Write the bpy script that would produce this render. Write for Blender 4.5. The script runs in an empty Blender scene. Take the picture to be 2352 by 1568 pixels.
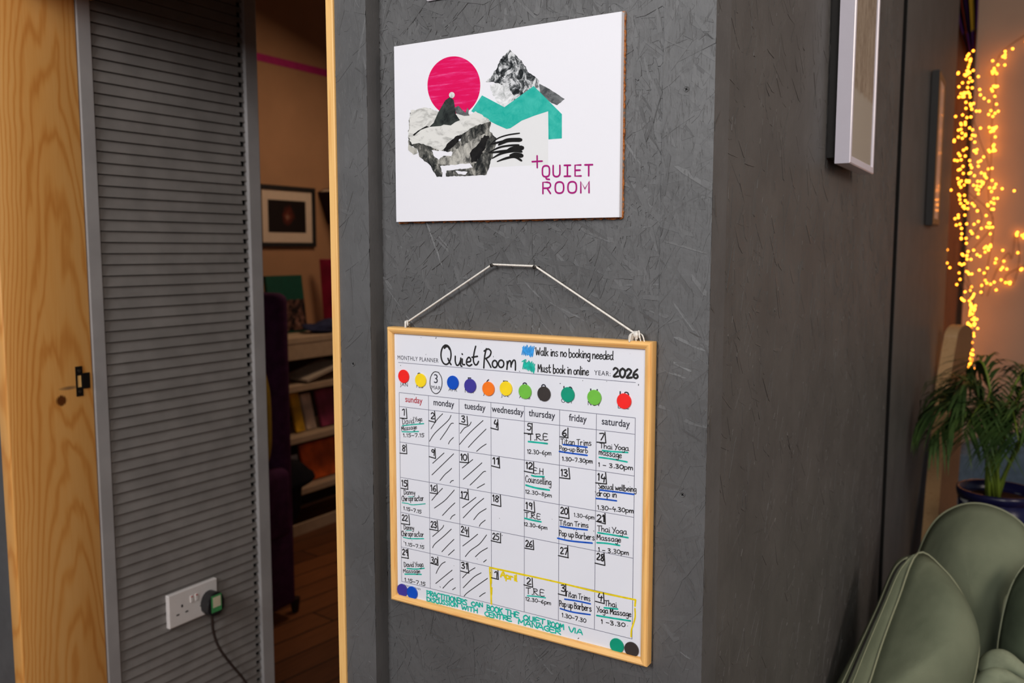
import bpy, bmesh, math, random
from mathutils import Vector, Matrix
from mathutils.geometry import tessellate_polygon
S = bpy.context.scene
C = S.collection
PI = math.pi
V = Vector
# ------------------------------------------------------------------ camera
FPX, HY, VP1, PW, PH = 2030.0, 574.0, -2120.0, 2352.0, 1568.0
CX, CY = PW/2, PH/2
pitch = math.atan((CY-HY)/FPX)
az = PI - math.atan((CX-VP1)/(FPX/math.cos(pitch)))
F = V((math.cos(az)*math.cos(pitch), math.sin(az)*math.cos(pitch), -math.sin(pitch)))
R = V((math.sin(az), -math.cos(az), 0))
U = R.cross(F)
EYE = V((0, 0, 1.5))
cam = bpy.data.cameras.new('camera')
co = bpy.data.objects.new('camera', cam); C.objects.link(co)
M = Matrix((R, U, -F)).transposed().to_4x4(); M.translation = EYE
co.matrix_world = M
cam.sensor_width = 36; cam.lens = FPX/PW*36
cam.clip_start = 0.02; cam.clip_end = 60
cam.dof.use_dof = True; cam.dof.focus_distance = 1.17; cam.dof.aperture_fstop = 5.6
S.camera = co
# ------------------------------------------------------------------ world, lights, exposure
w = bpy.data.worlds.new('world'); S.world = w; w.use_nodes = True
bg = w.node_tree.nodes['Background']
bg.inputs[0].default_value = (0.82, 0.9, 1.0, 1); bg.inputs[1].default_value = 0.16
S.view_settings.view_transform = 'Standard'; S.view_settings.look = 'None'
S.view_settings.exposure = 0.0; S.view_settings.gamma = 1; S.view_settings.use_curve_mapping = False
def area(name, loc, target, size, power, color, sy=None):
    l = bpy.data.lights.new(name, 'AREA'); l.energy = power; l.color = color; l.size = size
    if sy: l.shape = 'RECTANGLE'; l.size_y = sy
    o = bpy.data.objects.new(name, l); C.objects.link(o); o.location = loc
    o.rotation_euler = (V(target)-V(loc)).to_track_quat('-Z', 'Y').to_euler(); return o
area('front_window_light', (-0.95, -1.75, 2.5), (-0.6, 1.0, 1.4), 0.9, 53, (0.98, 0.98, 1.0), 0.9)
area('hall_fill_light', (1.0, -1.1, 2.6), (-0.3, 1.8, 1.2), 1.2, 38, (1.0, 0.95, 0.9))  # unseen fill lamp, added to brighten the right side from the front
area('right_room_light', (2.3, 1.2, 2.5), (-0.4, 2.0, 1.5), 0.9, 33, (1.0, 0.84, 0.72))
area('back_room_light', (-2.6, 3.6, 2.6), (-2.9, 3.0, 0), 0.5, 9, (1.0, 0.72, 0.5))

# ------------------------------------------------------------------ pixel -> point on a real plane
def ray(x, y): return (F*FPX + R*(x-CX) + U*(CY-y)).normalized()
def hit(x, y, p, n):
    d = ray(x, y); return EYE + d*((V(p)-EYE).dot(V(n))/d.dot(V(n)))
def aty(x, y, Y): return hit(x, y, (0, Y, 0), (0, 1, 0))
# ------------------------------------------------------------------ materials
def lin(c): 
    c /= 255.0
    return c/12.92 if c <= 0.04045 else ((c+0.055)/1.055)**2.4
def rgb(r, g, b): return (lin(r), lin(g), lin(b), 1)
class NT:
    def __init__(s, name):
        s.m = bpy.data.materials.new(name); s.m.use_nodes = True
        s.t = s.m.node_tree; s.b = s.t.nodes['Principled BSDF']; s.out = s.t.nodes['Material Output']
    def n(s, typ, **kw):
        nd = s.t.nodes.new(typ)
        for k, v in kw.items():
            if k.startswith('i_'):
                key = k[2:]; key = int(key) if key.isdigit() else key.replace('_', ' ')
                if hasattr(v, 'is_output'): s.t.links.new(v, nd.inputs[key])
                else: nd.inputs[key].default_value = v
            else: setattr(nd, k, v)
        return nd
    def l(s, a, b): s.t.links.new(a, b)
    def coord(s): return s.n('ShaderNodeTexCoord').outputs['Object']
    def map(s, v, scale=(1, 1, 1), rot=(0, 0, 0), loc=(0, 0, 0)):
        return s.n('ShaderNodeMapping', i_Vector=v, i_Scale=scale, i_Rotation=rot, i_Location=loc).outputs[0]
    def noise(s, v, scale, detail=3, rough=0.5, dist=0):
        return s.n('ShaderNodeTexNoise', i_Vector=v, i_Scale=scale, i_Detail=detail, i_Roughness=rough, i_Distortion=dist).outputs['Fac']
    def math(s, op, a, b=0.0): 
        nd = s.n('ShaderNodeMath', operation=op)
        for i, v in enumerate((a, b)):
            if hasattr(v, 'is_output'): s.l(v, nd.inputs[i])
            else: nd.inputs[i].default_value = v
        return nd.outputs[0]
    def ramp(s, fac, stops):
        r = s.n('ShaderNodeValToRGB', i_Fac=fac); e = r.color_ramp.elements
        while len(e) > 1: e.remove(e[-1])
        e[0].position, e[0].color = stops[0]
        for p, c in stops[1:]:
            k = e.new(p); k.color = c
        return r.outputs[0]
    def bump(s, h, strength, dist):
        s.l(s.n('ShaderNodeBump', i_Height=h, i_Strength=strength, i_Distance=dist).outputs[0], s.b.inputs['Normal'])
    def set(s, color=None, rough=0.5, spec=0.5, **kw):
        if color is not None:
            if hasattr(color, 'is_output'): s.l(color, s.b.inputs['Base Color'])
            else: s.b.inputs['Base Color'].default_value = color
        s.b.inputs['Roughness'].default_value = rough
        s.b.inputs['Specular IOR Level'].default_value = spec
        for k, v in kw.items(): s.b.inputs[k.replace('_', ' ')].default_value = v
        return s.m
def flat(name, c, rough=0.6, spec=0.4, var=0.08, scale=30):
    n = NT(name); f = n.noise(n.coord(), scale, 3)
    a = tuple(x*(1-var) for x in c[:3])+(1,); b = tuple(min(1, x*(1+var)) for x in c[:3])+(1,)
    return n.set(n.ramp(f, [(0.35, a), (0.65, b)]), rough, spec)
def paint_osb(name, c, rough=0.5, spec=0.45, streak=None):
    n = NT(name); v = n.coord()
    a = n.noise(v, 55, 4); b = n.noise(n.map(v, (1, 1, .35)), 420, 3)
    s1 = n.noise(n.map(v, (60, 60, 8), (0.5, .4, .3)), 6, 4, .6)
    s2 = n.noise(n.map(v, (90, 90, 11), (-.9, .7, -1)), 5, 3, .6)
    pits = n.math('MINIMUM', n.ramp(s1, [(0.3, (0, 0, 0, 1)), (0.4, (1, 1, 1, 1))]), n.ramp(s2, [(0.27, (0, 0, 0, 1)), (0.37, (1, 1, 1, 1))]))
    h = n.math('ADD', n.math('MULTIPLY', a, .9), n.math('MULTIPLY', b, .16))
    h = n.math('ADD', h, n.math('MULTIPLY', pits, .45))
    n.bump(h, 0.55, 0.0012)
    lo = tuple(x*.88 for x in c[:3])+(1,); hi = tuple(x*1.12 for x in c[:3])+(1,)
    col = n.ramp(n.noise(v, 9, 5, .6), [(0.35, lo), (0.65, hi)])
    if streak:   # rubbed vertical scuffs
        st = n.noise(n.map(v, (30, 30, 2.2)), 3, 5, .7)
        k = n.ramp(st, [(0.6, (0, 0, 0, 1)), (0.75, (1, 1, 1, 1))])
        mx = n.n('ShaderNodeMix', data_type='RGBA', i_0=n.math('MULTIPLY', k, .35), i_6=col, i_7=streak); col = mx.outputs[2]
    return n.set(col, rough, spec)
def pine(name, c1, c2, axis='x', scale=1.0, rough=0.45):
    n = NT(name); v = n.coord()
    st = {'x': (1.5, 40, 40), 'y': (40, 1.5, 40), 'z': (40, 40, 1.5)}[axis]
    g = n.noise(n.map(v, tuple(q*scale for q in st)), 3.2, 5, .6, 1.2)
    g2 = n.noise(n.map(v, tuple(q*scale*5 for q in st)), 3, 2)
    f = n.math('ADD', n.math('MULTIPLY', g, .8), n.math('MULTIPLY', g2, .2))
    n.bump(g2, .12, .0004)
    return n.set(n.ramp(f, [(0.3, c2), (0.48, c1), (0.56, c1), (0.72, c2)]), rough, .4)

mt = {}
mt['osb'] = paint_osb('dark_grey_paint_over_strand_board', (0.091, 0.091, 0.092, 1))
mt['osb_side'] = paint_osb('dark_grey_paint_scuffed', (0.083, 0.081, 0.079, 1), .5, .4, (0.16, 0.155, 0.15, 1))
mt['black_gap'] = flat('black_gap', (0.014, 0.014, 0.014, 1), 1.0, 0.0)
mt['pine'] = pine('pine_rail', rgb(240, 190, 118), rgb(222, 150, 72), 'x')
mt['pine_z'] = pine('pine_rail_upright', rgb(240, 190, 118), rgb(220, 148, 70), 'z')
mt['trimwood'] = pine('pale_pine_edge', rgb(238, 190, 118), rgb(222, 164, 88), 'z', .8)
mt['white'] = flat('white_board', rgb(228, 230, 238), .28, .5, .012, 12)
mt['ink'] = flat('black_marker_ink', (0.012, 0.011, 0.012, 1), .5, .4, .25, 300)
mt['print_ink'] = flat('printed_ink', (0.035, 0.035, 0.05, 1), .5, .3)
mt['print_red'] = flat('printed_red', rgb(178, 52, 66), .5, .3)
mt['grid_ink'] = flat('grid_ink', (0.16, 0.16, 0.22, 1), .5, .3)
mt['teal'] = flat('teal_marker_ink', rgb(20, 178, 158), .45, .4, .22, 160)
mt['blue'] = flat('blue_marker_ink', rgb(22, 84, 190), .45, .4, .2, 160)
mt['sky_ink'] = flat('light_blue_marker_ink', rgb(52, 150, 224), .45, .4, .2, 260)
mt['yellow_ink'] = flat('yellow_marker_ink', rgb(232, 206, 20), .45, .4, .12, 160)
for k, c in dict(red=(244, 34, 30), yellow=(248, 216, 30), blue=(0, 76, 190), indigo=(62, 54, 150), orange=(248, 122, 24), green=(112, 190, 66), black=(56, 50, 48), jade=(0, 150, 118)).items():
    mt['mag_'+k] = flat('magnet_'+k, rgb(*c), .45, .4, .05, 60)
# ------------------------------------------------------------------ helpers
def link(o): C.objects.link(o); return o
def thing(name, label, cat, loc=(0, 0, 0), group=None):
    o = link(bpy.data.objects.new(name, None)); o.location = loc; o.empty_display_size = .05
    o['label'] = label; o['category'] = cat
    if group: o['group'] = group
    return o
def wloc(o):
    v = V((0, 0, 0))
    while o: v += V(o.location); o = o.parent
    return v
def obj(name, bm, m, parent=None, smooth=False, base=None, label=None):
    """bm is in world space; shift it to the parent (or to its own base)"""
    off = wloc(parent) if parent else (V(base) if base else V((0, 0, 0)))
    bmesh.ops.translate(bm, verts=bm.verts, vec=-off)
    bmesh.ops.recalc_face_normals(bm, faces=bm.faces)
    me = bpy.data.meshes.new(name); bm.to_mesh(me); bm.free()
    for mm in (m if isinstance(m, (list, tuple)) else [m]): me.materials.append(mm)
    if smooth:
        for p in me.polygons: p.use_smooth = True
    o = link(bpy.data.objects.new(name, me))
    if parent: o.parent = parent
    elif base: o.location = base
    if label: o['label'] = label
    return o
def tag(o, label, cat, group=None):
    o['label'] = label; o['category'] = cat
    if group: o['group'] = group
    return o
def struct(name, bm, m, label=None, parent=None, smooth=False):
    o = obj(name, bm, m, parent, smooth)
    if not parent: o['kind'] = 'structure'
    if label: o['label'] = label
    return o
def NB(): return bmesh.new()
def box(bm, a, b, mi=0, xf=None):
    x0, y0, z0 = a; x1, y1, z1 = b
    vs = [V(p) for p in ((x0, y0, z0), (x1, y0, z0), (x1, y1, z0), (x0, y1, z0), (x0, y0, z1), (x1, y0, z1), (x1, y1, z1), (x0, y1, z1))]
    if xf: vs = [xf @ v for v in vs]
    vs = [bm.verts.new(v) for v in vs]
    for f in ((3, 2, 1, 0), (4, 5, 6, 7), (0, 1, 5, 4), (1, 2, 6, 5), (2, 3, 7, 6), (3, 0, 4, 7)):
        bm.faces.new([vs[i] for i in f]).material_index = mi
def bevbox(bm, a, b, r, seg=2, xf=None):
    t = NB(); box(t, a, b); bmesh.ops.bevel(t, geom=t.edges[:], offset=r, segments=seg, affect='EDGES', profile=.5)
    add(bm, t, xf)
def add(bm, t, xf=None, mi=None):
    mp = {}
    for v in t.verts: mp[v] = bm.verts.new(xf @ v.co if xf else v.co)
    for f in t.faces:
        try:
            q = bm.faces.new([mp[v] for v in f.verts]); q.material_index = f.material_index if mi is None else mi; q.smooth = f.smooth
        except ValueError: pass
    t.free()
def prism(bm, pts, d, mi=0):
    """polygon pts (3D, coplanar) extruded by vector d"""
    a = [bm.verts.new(V(p)) for p in pts]; b = [bm.verts.new(V(p)+V(d)) for p in pts]; n = len(a)
    fs = [bm.faces.new(a), bm.faces.new(b[::-1])]
    for i in range(n): fs.append(bm.faces.new((a[i], b[i], b[(i+1) % n], a[(i+1) % n])))
    for f in fs: f.material_index = mi
def frames(pts):
    T = []
    for i in range(len(pts)):
        a = pts[max(0, i-1)]; b = pts[min(len(pts)-1, i+1)]; T.append((b-a).normalized())
    up = V((0, 0, 1)) if abs(T[0].z) < .9 else V((1, 0, 0))
    n = (up - T[0]*up.dot(T[0])).normalized(); out = []
    for t in T:
        n = (n - t*n.dot(t)); n = n.normalized() if n.length > 1e-6 else t.orthogonal().normalized()
        out.append((t, n, t.cross(n)))
    return out
def tube(bm, pts, r, seg=8, mi=0):
    pts = [V(p) for p in pts]; rings = []
    for i, (p, (t, n, b)) in enumerate(zip(pts, frames(pts))):
        rr = r(i/(len(pts)-1)) if callable(r) else r
        rings.append([bm.verts.new(p + (n*math.cos(2*PI*k/seg)+b*math.sin(2*PI*k/seg))*rr) for k in range(seg)])
    for A, B in zip(rings, rings[1:]):
        for k in range(seg): 
            f = bm.faces.new((A[k], A[(k+1) % seg], B[(k+1) % seg], B[k])); f.material_index = mi; f.smooth = True
    bm.faces.new(rings[0][::-1]).material_index = mi; bm.faces.new(rings[-1]).material_index = mi
def spline(pts, n=8, closed=False):
    pts = [V(p) for p in pts]
    if len(pts) < 3 and not closed: 
        return [pts[0].lerp(pts[-1], i/n) for i in range(n+1)]
    out = []; L = len(pts); rng = range(L if closed else L-1)
    for i in rng:
        g = (lambda k: pts[k % L]) if closed else (lambda k: pts[min(max(k, 0), L-1)])
        p0, p1, p2, p3 = g(i-1), g(i), g(i+1), g(i+2)
        for k in range(n):
            t = k/n
            out.append(.5*((2*p1)+(p2-p0)*t+(2*p0-5*p1+4*p2-p3)*t*t+(3*p1-p0-3*p2+p3)*t**3))
    if not closed: out.append(pts[-1])
    return out
def cyl(bm, c, axis, r, h, seg=32, r2=None, bevel=0):
    """solid of revolution from c along axis"""
    axis = V(axis).normalized(); n = axis.orthogonal().normalized(); b = axis.cross(n); c = V(c)
    r2 = r if r2 is None else r2
    prof = [(r, 0), (r2, h)] if not bevel else [(r, 0), (r, h-bevel), (r-bevel*.4, h-bevel*.3), (r-bevel, h)]
    rev(bm, c, axis, prof, seg)
def rev(bm, c, axis, prof, seg=32, cap=True, mi=0):
    axis = V(axis).normalized(); n = axis.orthogonal().normalized(); b = axis.cross(n); c = V(c); rings = []
    for rr, h in prof:
        rings.append([bm.verts.new(c+axis*h+(n*math.cos(2*PI*k/seg)+b*math.sin(2*PI*k/seg))*rr) for k in range(seg)])
    for A, B in zip(rings, rings[1:]):
        for k in range(seg): 
            f = bm.faces.new((A[k], A[(k+1) % seg], B[(k+1) % seg], B[k])); f.smooth = len(prof) > 5; f.material_index = mi
    if cap: bm.faces.new(rings[0][::-1]).material_index = mi; bm.faces.new(rings[-1]).material_index = mi
def ball(bm, c, r, u=10, v=6, xf=None):
    t = NB(); bmesh.ops.create_uvsphere(t, u_segments=u, v_segments=v, radius=r)
    for f in t.faces: f.smooth = True
    add(bm, t, Matrix.Translation(c) @ (xf or Matrix.Identity(4)))
# flat ink strokes on a plane y = Y (x, z coordinates)
RC = [0]
def ribbon(bm, pts, wd, Y, mi=0):
    """wd: width or function of 0..1; pts (x,z)"""
    P = [V((p[0], p[1])) for p in pts]
    Q = [P[0]]
    for p in P[1:]:
        if (p-Q[-1]).length > 1e-6: Q.append(p)
    P = Q
    if len(P) < 2:
        P = [P[0]-V((wd*.2 if not callable(wd) else .0004, 0)), P[0]+V((.0002, 0))]
    n = len(P); L = []; Rr = []
    RC[0] += 1; Y -= (RC[0] % 9)*6e-6      # each stroke lies a hair above the one before
    wf = wd if callable(wd) else (lambda t: wd)
    for i in range(n):
        t = (P[min(i+1, n-1)]-P[max(i-1, 0)]).normalized(); q = V((-t.y, t.x)); h = wf(i/(n-1))/2
        L.append(P[i]+q*h); Rr.append(P[i]-q*h)
    def arc(c, frm, h, s):
        a0 = math.atan2(frm.y, frm.x); return [c+V((math.cos(a0+s*k*PI/5), math.sin(a0+s*k*PI/5)))*h for k in range(1, 5)]
    def mk(p): return bm.verts.new((p.x, Y, p.y))
    lv = []; rv = []
    for p, q in zip(L, Rr): Y -= 1.5e-6; lv.append(mk(p)); rv.append(mk(q))
    for i in range(n-1):
        bm.faces.new((lv[i], lv[i+1], rv[i+1], rv[i])).material_index = mi
    e = [mk(p) for p in arc(P[-1], L[-1]-P[-1], wf(1)/2, -1)]
    bm.faces.new([lv[-1]]+e+[rv[-1]]).material_index = mi
    s = [mk(p) for p in arc(P[0], Rr[0]-P[0], wf(0)/2, -1)]
    bm.faces.new([rv[0]]+s+[lv[0]]).material_index = mi
def poly(bm, pts, Y, mi=0):
    vs = [bm.verts.new((p[0], Y, p[1])) for p in pts]
    for t in tessellate_polygon([[V((p[0], p[1], 0)) for p in pts]]):
        try: bm.faces.new([vs[i] for i in t]).material_index = mi
        except ValueError: pass
FONTC = {}
def text_into(bm, s, x, z, size, Y, align='CENTER', mi=0, sx=1.0, sp=1.0):
    cu = bpy.data.curves.new('t', 'FONT'); cu.body = s; cu.size = size; cu.align_x = align; cu.space_character = sp; cu.offset = size*(.012 if s.islower() else .0)
    o = bpy.data.objects.new('t', cu); C.objects.link(o)
    me = bpy.data.meshes.new_from_object(o)
    t = NB(); t.from_mesh(me)
    for v in t.verts: v.co = V((x+v.co.x*sx, Y, z+v.co.y))
    add(bm, t, None, mi)
    bpy.data.objects.remove(o); bpy.data.curves.remove(cu); bpy.data.meshes.remove(me)
exec_parts = []
# ================================================================== SETTING
YW = 1.0
xc = aty(1630, 784, YW).x
def dirvp(x):
    d = ray(x, HY); d.z = 0; return d.normalized()
DR = dirvp(2360); NR = V((DR.y, -DR.x, 0)); P0 = V((xc, YW, 0))
def rw(t, o, z): return P0 + DR*t + NR*o + V((0, 0, z))      # right wall: along, out of, up
def rhit(x, y, o=0):
    p = hit(x, y, P0+NR*o, NR); return (p-P0).dot(DR), p.z
RWM = Matrix((DR.to_4d(), NR.to_4d(), V((0, 0, 1, 0)), V((0, 0, 0, 1)))).transposed(); RWM.translation = P0
# pilaster depth from its visible side face
yp = .97
xl_door = aty(-5, 574, .97).x
x_pr = aty(839, 0, yp).x; x_pl = (aty(772, 0, yp).x+aty(794.5, 1568, yp).x)/2; x_tl = (aty(751, 0, yp-.004).x+aty(775, 1568, yp-.004).x)/2
x_strip = aty(1514, 784, YW).x
rnd = random.Random(7)
def flakes(bm, a0, a1, z0, z1, n, place, seed, zmax=.0011):
    """overlapping wood strands of the board, each a thin tilted sliver"""
    r = random.Random(seed)
    for _ in range(n):
        L = r.uniform(.014, .075)*.5; wd = r.uniform(.0022, .011)*.5; th = r.gauss(PI/2, .9)
        ca, sa = math.cos(th), math.sin(th)
        ax = r.uniform(a0, a1); az_ = r.uniform(z0, z1); h = r.uniform(.0001, zmax)
        ta, tb = r.gauss(0, .0006)/L*.35, r.gauss(0, .0004)/wd*.5
        out = [(-L, -wd*r.uniform(.2, 1)), (-L*r.uniform(.3, .8), -wd), (L*r.uniform(.4, .9), -wd*r.uniform(.7, 1)), (L, -wd*r.uniform(-.2, .8)), (L*r.uniform(.6, .95), wd*r.uniform(.5, 1)), (-L*r.uniform(.5, .95), wd)]
        top = []; bot = []; bad = False
        for p, q in out:
            A = ax+p*ca-q*sa; Z = az_+p*sa+q*ca
            if A < a0 or A > a1: bad = True
            A = min(max(A, a0), a1); Z = min(max(Z, z0), z1)
            hh = max(-.0004, min(.0014, h+ta*p+tb*q))
            top.append(bm.verts.new(place(A, hh, Z))); ln_ = math.hypot(A-ax, Z-az_) or 1; e_ = .0011; bot.append(bm.verts.new(place(min(max(A+(A-ax)/ln_*e_, a0), a1), -.0006, Z+(Z-az_)/ln_*e_)))
        try:
            bm.faces.new(top)
            for i in range(6): bm.faces.new((top[i], bot[i], bot[(i+1) % 6], top[(i+1) % 6]))
        except ValueError: pass
# front wall of painted strand board with pilaster and corner board
b = NB()
box(b, (x_pr-.004, YW, 0), (x_strip, YW+.05, 3.4))
box(b, (x_strip, YW-.0022, 0), (xc, YW+.05, 3.4))
box(b, (x_pl, yp, 0), (x_pr, YW+.05, 3.4))
fw = lambda A, h, Z, y=YW: V((A, y-h, Z))
flakes(b, x_pr, x_strip, .85, 2.0, 5200, lambda A, h, Z: V((A, YW-h, Z)), 3)
flakes(b, x_strip, xc, .85, 2.0, 330, lambda A, h, Z: V((A, YW-.0022-h, Z)), 5, .0005)
flakes(b, x_pl, x_pr, .75, 2.0, 170, lambda A, h, Z: V((A, yp-h, Z)), 6, .0004)
struct('wall_front', b, mt['osb'], 'dark grey painted strand board wall carrying the sign and the planner')
# right wall, two boards with a dark joint
tg = (rhit(2077, 0)[0]+rhit(2033, 1180)[0])/2; tend = rhit(2176, 574)[0]
b = NB()
box(b, (.0505, -.05, 0), (tg-.045, 0, 3.4), 0, RWM)
box(b, (0, -.05, 0), (.0505, 0, 3.4), 0, RWM)
box(b, (tg+.045, -.05, 0), (tend, 0, 3.4), 0, RWM)
box(b, (tg-.045, -.05, 0), (tg+.045, -.0012, 3.4), 1, RWM)
flakes(b, .0, tg-.05, .5, 2.3, 3000, lambda A, h, Z: rw(A, h, Z), 11, .0004)
struct('wall_right', b, [mt['osb_side'], mt['black_gap']], 'dark scuffed board wall running back from the corner')
# wood lining of the doorway (right jamb: only its edge shows)
b = NB(); bevbox(b, (x_tl, yp-.004, 0), (x_pl, 1.2, 2.055), .0015); 
struct('trim_1', b, mt['trimwood'], 'pale pine edge of the right door lining')
# left jamb board with cathedral grain and a knot
yj1 = hit(200, 574, (xl_door, 0, 0), (1, 0, 0)).y
kp = hit(141, 920, (xl_door, 0, 0), (1, 0, 0))
n = NT('varnished_pine_board'); v = n.coord()
sep = n.n('ShaderNodeSeparateXYZ', i_0=v); yy = n.math('SUBTRACT', sep.outputs[1], kp.y+.012); zz = n.math('SUBTRACT', sep.outputs[2], kp.z)
wob = n.noise(n.map(v, (8, 8, 1.6)), 1.5, 3, .5, .3)
q = n.math('MULTIPLY', n.math('MULTIPLY', yy, yy), 520.0)
fld = n.math('ADD', n.math('ADD', q, n.math('MULTIPLY', zz, 6.5)), n.math('MULTIPLY', wob, 5.0))
band = n.math('MULTIPLY', n.math('ADD', n.math('SINE', n.math('MULTIPLY', fld, 6.283)), 1.0), .5)
band = n.math('POWER', band, 2.6)
fine = n.noise(n.map(v, (150, 150, 5)), 2, 3)
tone = n.noise(n.map(v, (9, 9, 1.2)), 1, 3)
bm_ = n.math('ADD', n.math('MULTIPLY', band, .24), n.math('ADD', n.math('MULTIPLY', fine, .18), n.math('MULTIPLY', tone, .48)))
col = n.ramp(bm_, [(0.22, rgb(232, 176, 104)), (0.42, rgb(224, 160, 84)), (0.7, rgb(202, 128, 54))])
# the knot itself: a dark oval mark in the wood
kd = n.math('ADD', n.math('POWER', n.math('MULTIPLY', n.math('ADD', yy, .012), 1/.016), 2.0), n.math('POWER', n.math('MULTIPLY', zz, 1/.016), 2.0))
kd = n.math('ADD', kd, n.math('MULTIPLY', fine, .6))
mk = n.n('ShaderNodeMix', data_type='RGBA', i_0=n.ramp(kd, [(0.6, (1, 1, 1, 1)), (1.0, (0, 0, 0, 1))]), i_6=col, i_7=rgb(96, 52, 20))
sd = n.math('ADD', n.math('POWER', n.math('MULTIPLY', n.math('SUBTRACT', yy, .006), 1/.03), 2.0), n.math('POWER', n.math('MULTIPLY', n.math('SUBTRACT', zz, .025), 1/.0065), 2.0))
sd = n.math('ADD', sd, n.math('MULTIPLY', wob, .5))
mk2 = n.n('ShaderNodeMix', data_type='RGBA', i_0=n.ramp(sd, [(0.35, (.75, .75, .75, 1)), (1.1, (0, 0, 0, 1))]), i_6=mk.outputs[2], i_7=rgb(86, 70, 60))
mt['jamb'] = n.set(mk2.outputs[2], .38, .45)
b = NB(); bevbox(b, (xl_door-.035, .97, 0), (xl_door, yj1, 2.055), .004, 3)
jamb = struct('trim_2', b, mt['jamb'], 'varnished pine door lining with a dark knot and a strike plate', smooth=True)
b = NB(); bevbox(b, (xl_door, .972, 2.035), (x_tl, 1.2, 2.055), .002, 1); struct('trim_8', b, mt['trimwood'], 'pine head lining of the doorway')
# strike plate
metal = NT('worn_steel'); metal = metal.set(metal.ramp(metal.noise(metal.coord(), 80, 4), [(0.3, rgb(120, 112, 100)), (0.7, rgb(190, 182, 168))]), .38, .5, Metallic=1.0)
mt['metal'] = metal
dark_metal = NT('dark_bronze').set(rgb(52, 48, 44), .45, .5, Metallic=.8); mt['dark_metal'] = dark_metal
def jp(px, py): p = hit(px, py, (xl_door, 0, 0), (1, 0, 0)); return p.y, p.z
y0, z1 = jp(172, 842); y1, z0 = jp(191, 908); X = xl_door
b = NB()
zz_ = [z0, z0+(z1-z0)*.3, z0+(z1-z0)*.7, z1]
box(b, (X, y0, z0), (X+.002, y1, zz_[1])); box(b, (X, y0, zz_[2]), (X+.002, y1, z1))
box(b, (X, y0, zz_[1]), (X+.002, y0+(y1-y0)*.22, zz_[2])); box(b, (X, y1-(y1-y0)*.2, zz_[1]), (X+.002, y1, zz_[2]))
box(b, (X, y1, zz_[1]-.004), (X+.003, y1+.016, zz_[2]+.004))
sp = obj('strike_plate', b, mt['dark_metal'], jamb)
for zc in (z0+(z1-z0)*.15, z0+(z1-z0)*.85):
    b = NB(); cyl(b, (X+.002, (y0+y1)/2, zc), (1, 0, 0), .0034, .001, 14); obj('screw', b, mt['metal'], sp)
b = NB(); box(b, (X+.0003, y0+(y1-y0)*.22, zz_[1]), (X+.0008, y1-(y1-y0)*.2, zz_[2])); obj('latch_hole', b, mt['trimwood'], sp)
# wall left of the doorway
b = NB(); box(b, (-3.2, .985, 0), (xl_door-.035, 1.05, 3.4)); struct('wall_left', b, mt['osb'], 'dark painted wall left of the doorway')
b = NB(); box(b, (xl_door-.035, .985, 2.055), (x_pl, 1.05, 3.4)); struct('wall_lintel', b, mt['osb'], 'dark painted wall over the doorway')
# grooved slat wall in the doorway
XL = xl_door
lh = lambda px, py: hit(px, py, (XL, 0, 0), (1, 0, 0))
yL0 = (lh(178, 0).y+lh(244, 1568).y)/2; yL1 = (lh(211.5, 0).y+lh(271.5, 1568).y)/2; yL2 = (lh(558, 0).y+lh(603, 1568).y)/2; yL3 = (lh(583, 0).y+lh(631, 1568).y)/2
za = lh(212, 22).z; zb = lh(226, 500+335/5.2256).z      # twenty slats or so between these two lines
pit = abs(lh(213.5, 20+295/5.2256).z - lh(211.7, 22).z)/2.0
mt['slat'] = flat('grey_slat_paint', (0.22, 0.203, 0.19, 1), .5, .4, .1, 14)
mt['slat_trim'] = flat('grey_trim_paint', (0.34, 0.325, 0.32, 1), .5, .4, .06, 14)
b = NB()
box(b, (XL-.06, yL1-.01, 0), (XL-.014, yL2+.01, 2.6), 1)
k = int(za/pit); z_ = za - k*pit
while z_ < 2.55:
    zt = z_+pit*.93
    zm = z_+pit*.42
    for (ya, yb, u0, u1) in ((yL1, yL2, zm, zt), (yL1, yL2-.019, z_, zm)):
        f0 = (u0-z_)/pit; f1 = (u1-z_)/pit; xo = lambda f: XL-.001-.006*f
        pts = [V((xo(f0), ya, u0)), V((xo(f0), yb, u0)), V((xo(f1), yb, u1)), V((xo(f1), ya, u1))]
        prism(b, pts, (-.006, 0, 0), 0)
    z_ += pit
struct('wall_slats', b, [mt['slat'], mt['black_gap']], 'grey wall of narrow horizontal slats seen through the doorway')
b = NB(); bevbox(b, (XL-.06, yL0, 0), (XL+.003, yL1, 2.6), .002); struct('trim_3', b, mt['slat_trim'], 'grey edge strip left of the slats')
b = NB(); bevbox(b, (XL-.06, yL2, 0), (XL+.004, yL3, 2.6), .002); struct('trim_4', b, mt['slat_trim'], 'grey edge strip right of the slats')
# back room
XB = -3.7
b = NB(); box(b, (XB-.1, 1.05, 0), (XB, 6.2, 3.4)); 
mt['beige'] = flat('warm_beige_plaster', rgb(176, 134, 100), .8, .2, .05, 5)
struct('wall_back_room', b, mt['beige'], 'warm beige wall of the room behind the doorway')
b = NB(); box(b, (XB, 6.1, 0), (-.55, 6.2, 3.4)); struct('wall_rear', b, mt['beige'])
b = NB(); box(b, (-3.8, -2.5, -.05), (3.2, 6.3, 0))
n = NT('wood_floor'); v = n.coord()
br = n.n('ShaderNodeTexBrick', i_Vector=n.map(v, (1, 1, 1), (0, 0, PI/2+.12)), i_Scale=1.0, i_Color1=rgb(150, 92, 52), i_Color2=rgb(104, 60, 34), i_Mortar=rgb(40, 24, 16), i_Mortar_Size=.004, i_Brick_Width=.9, i_Row_Height=.13)
g = n.noise(n.map(v, (40, 3, 1)), 2, 4)
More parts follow.
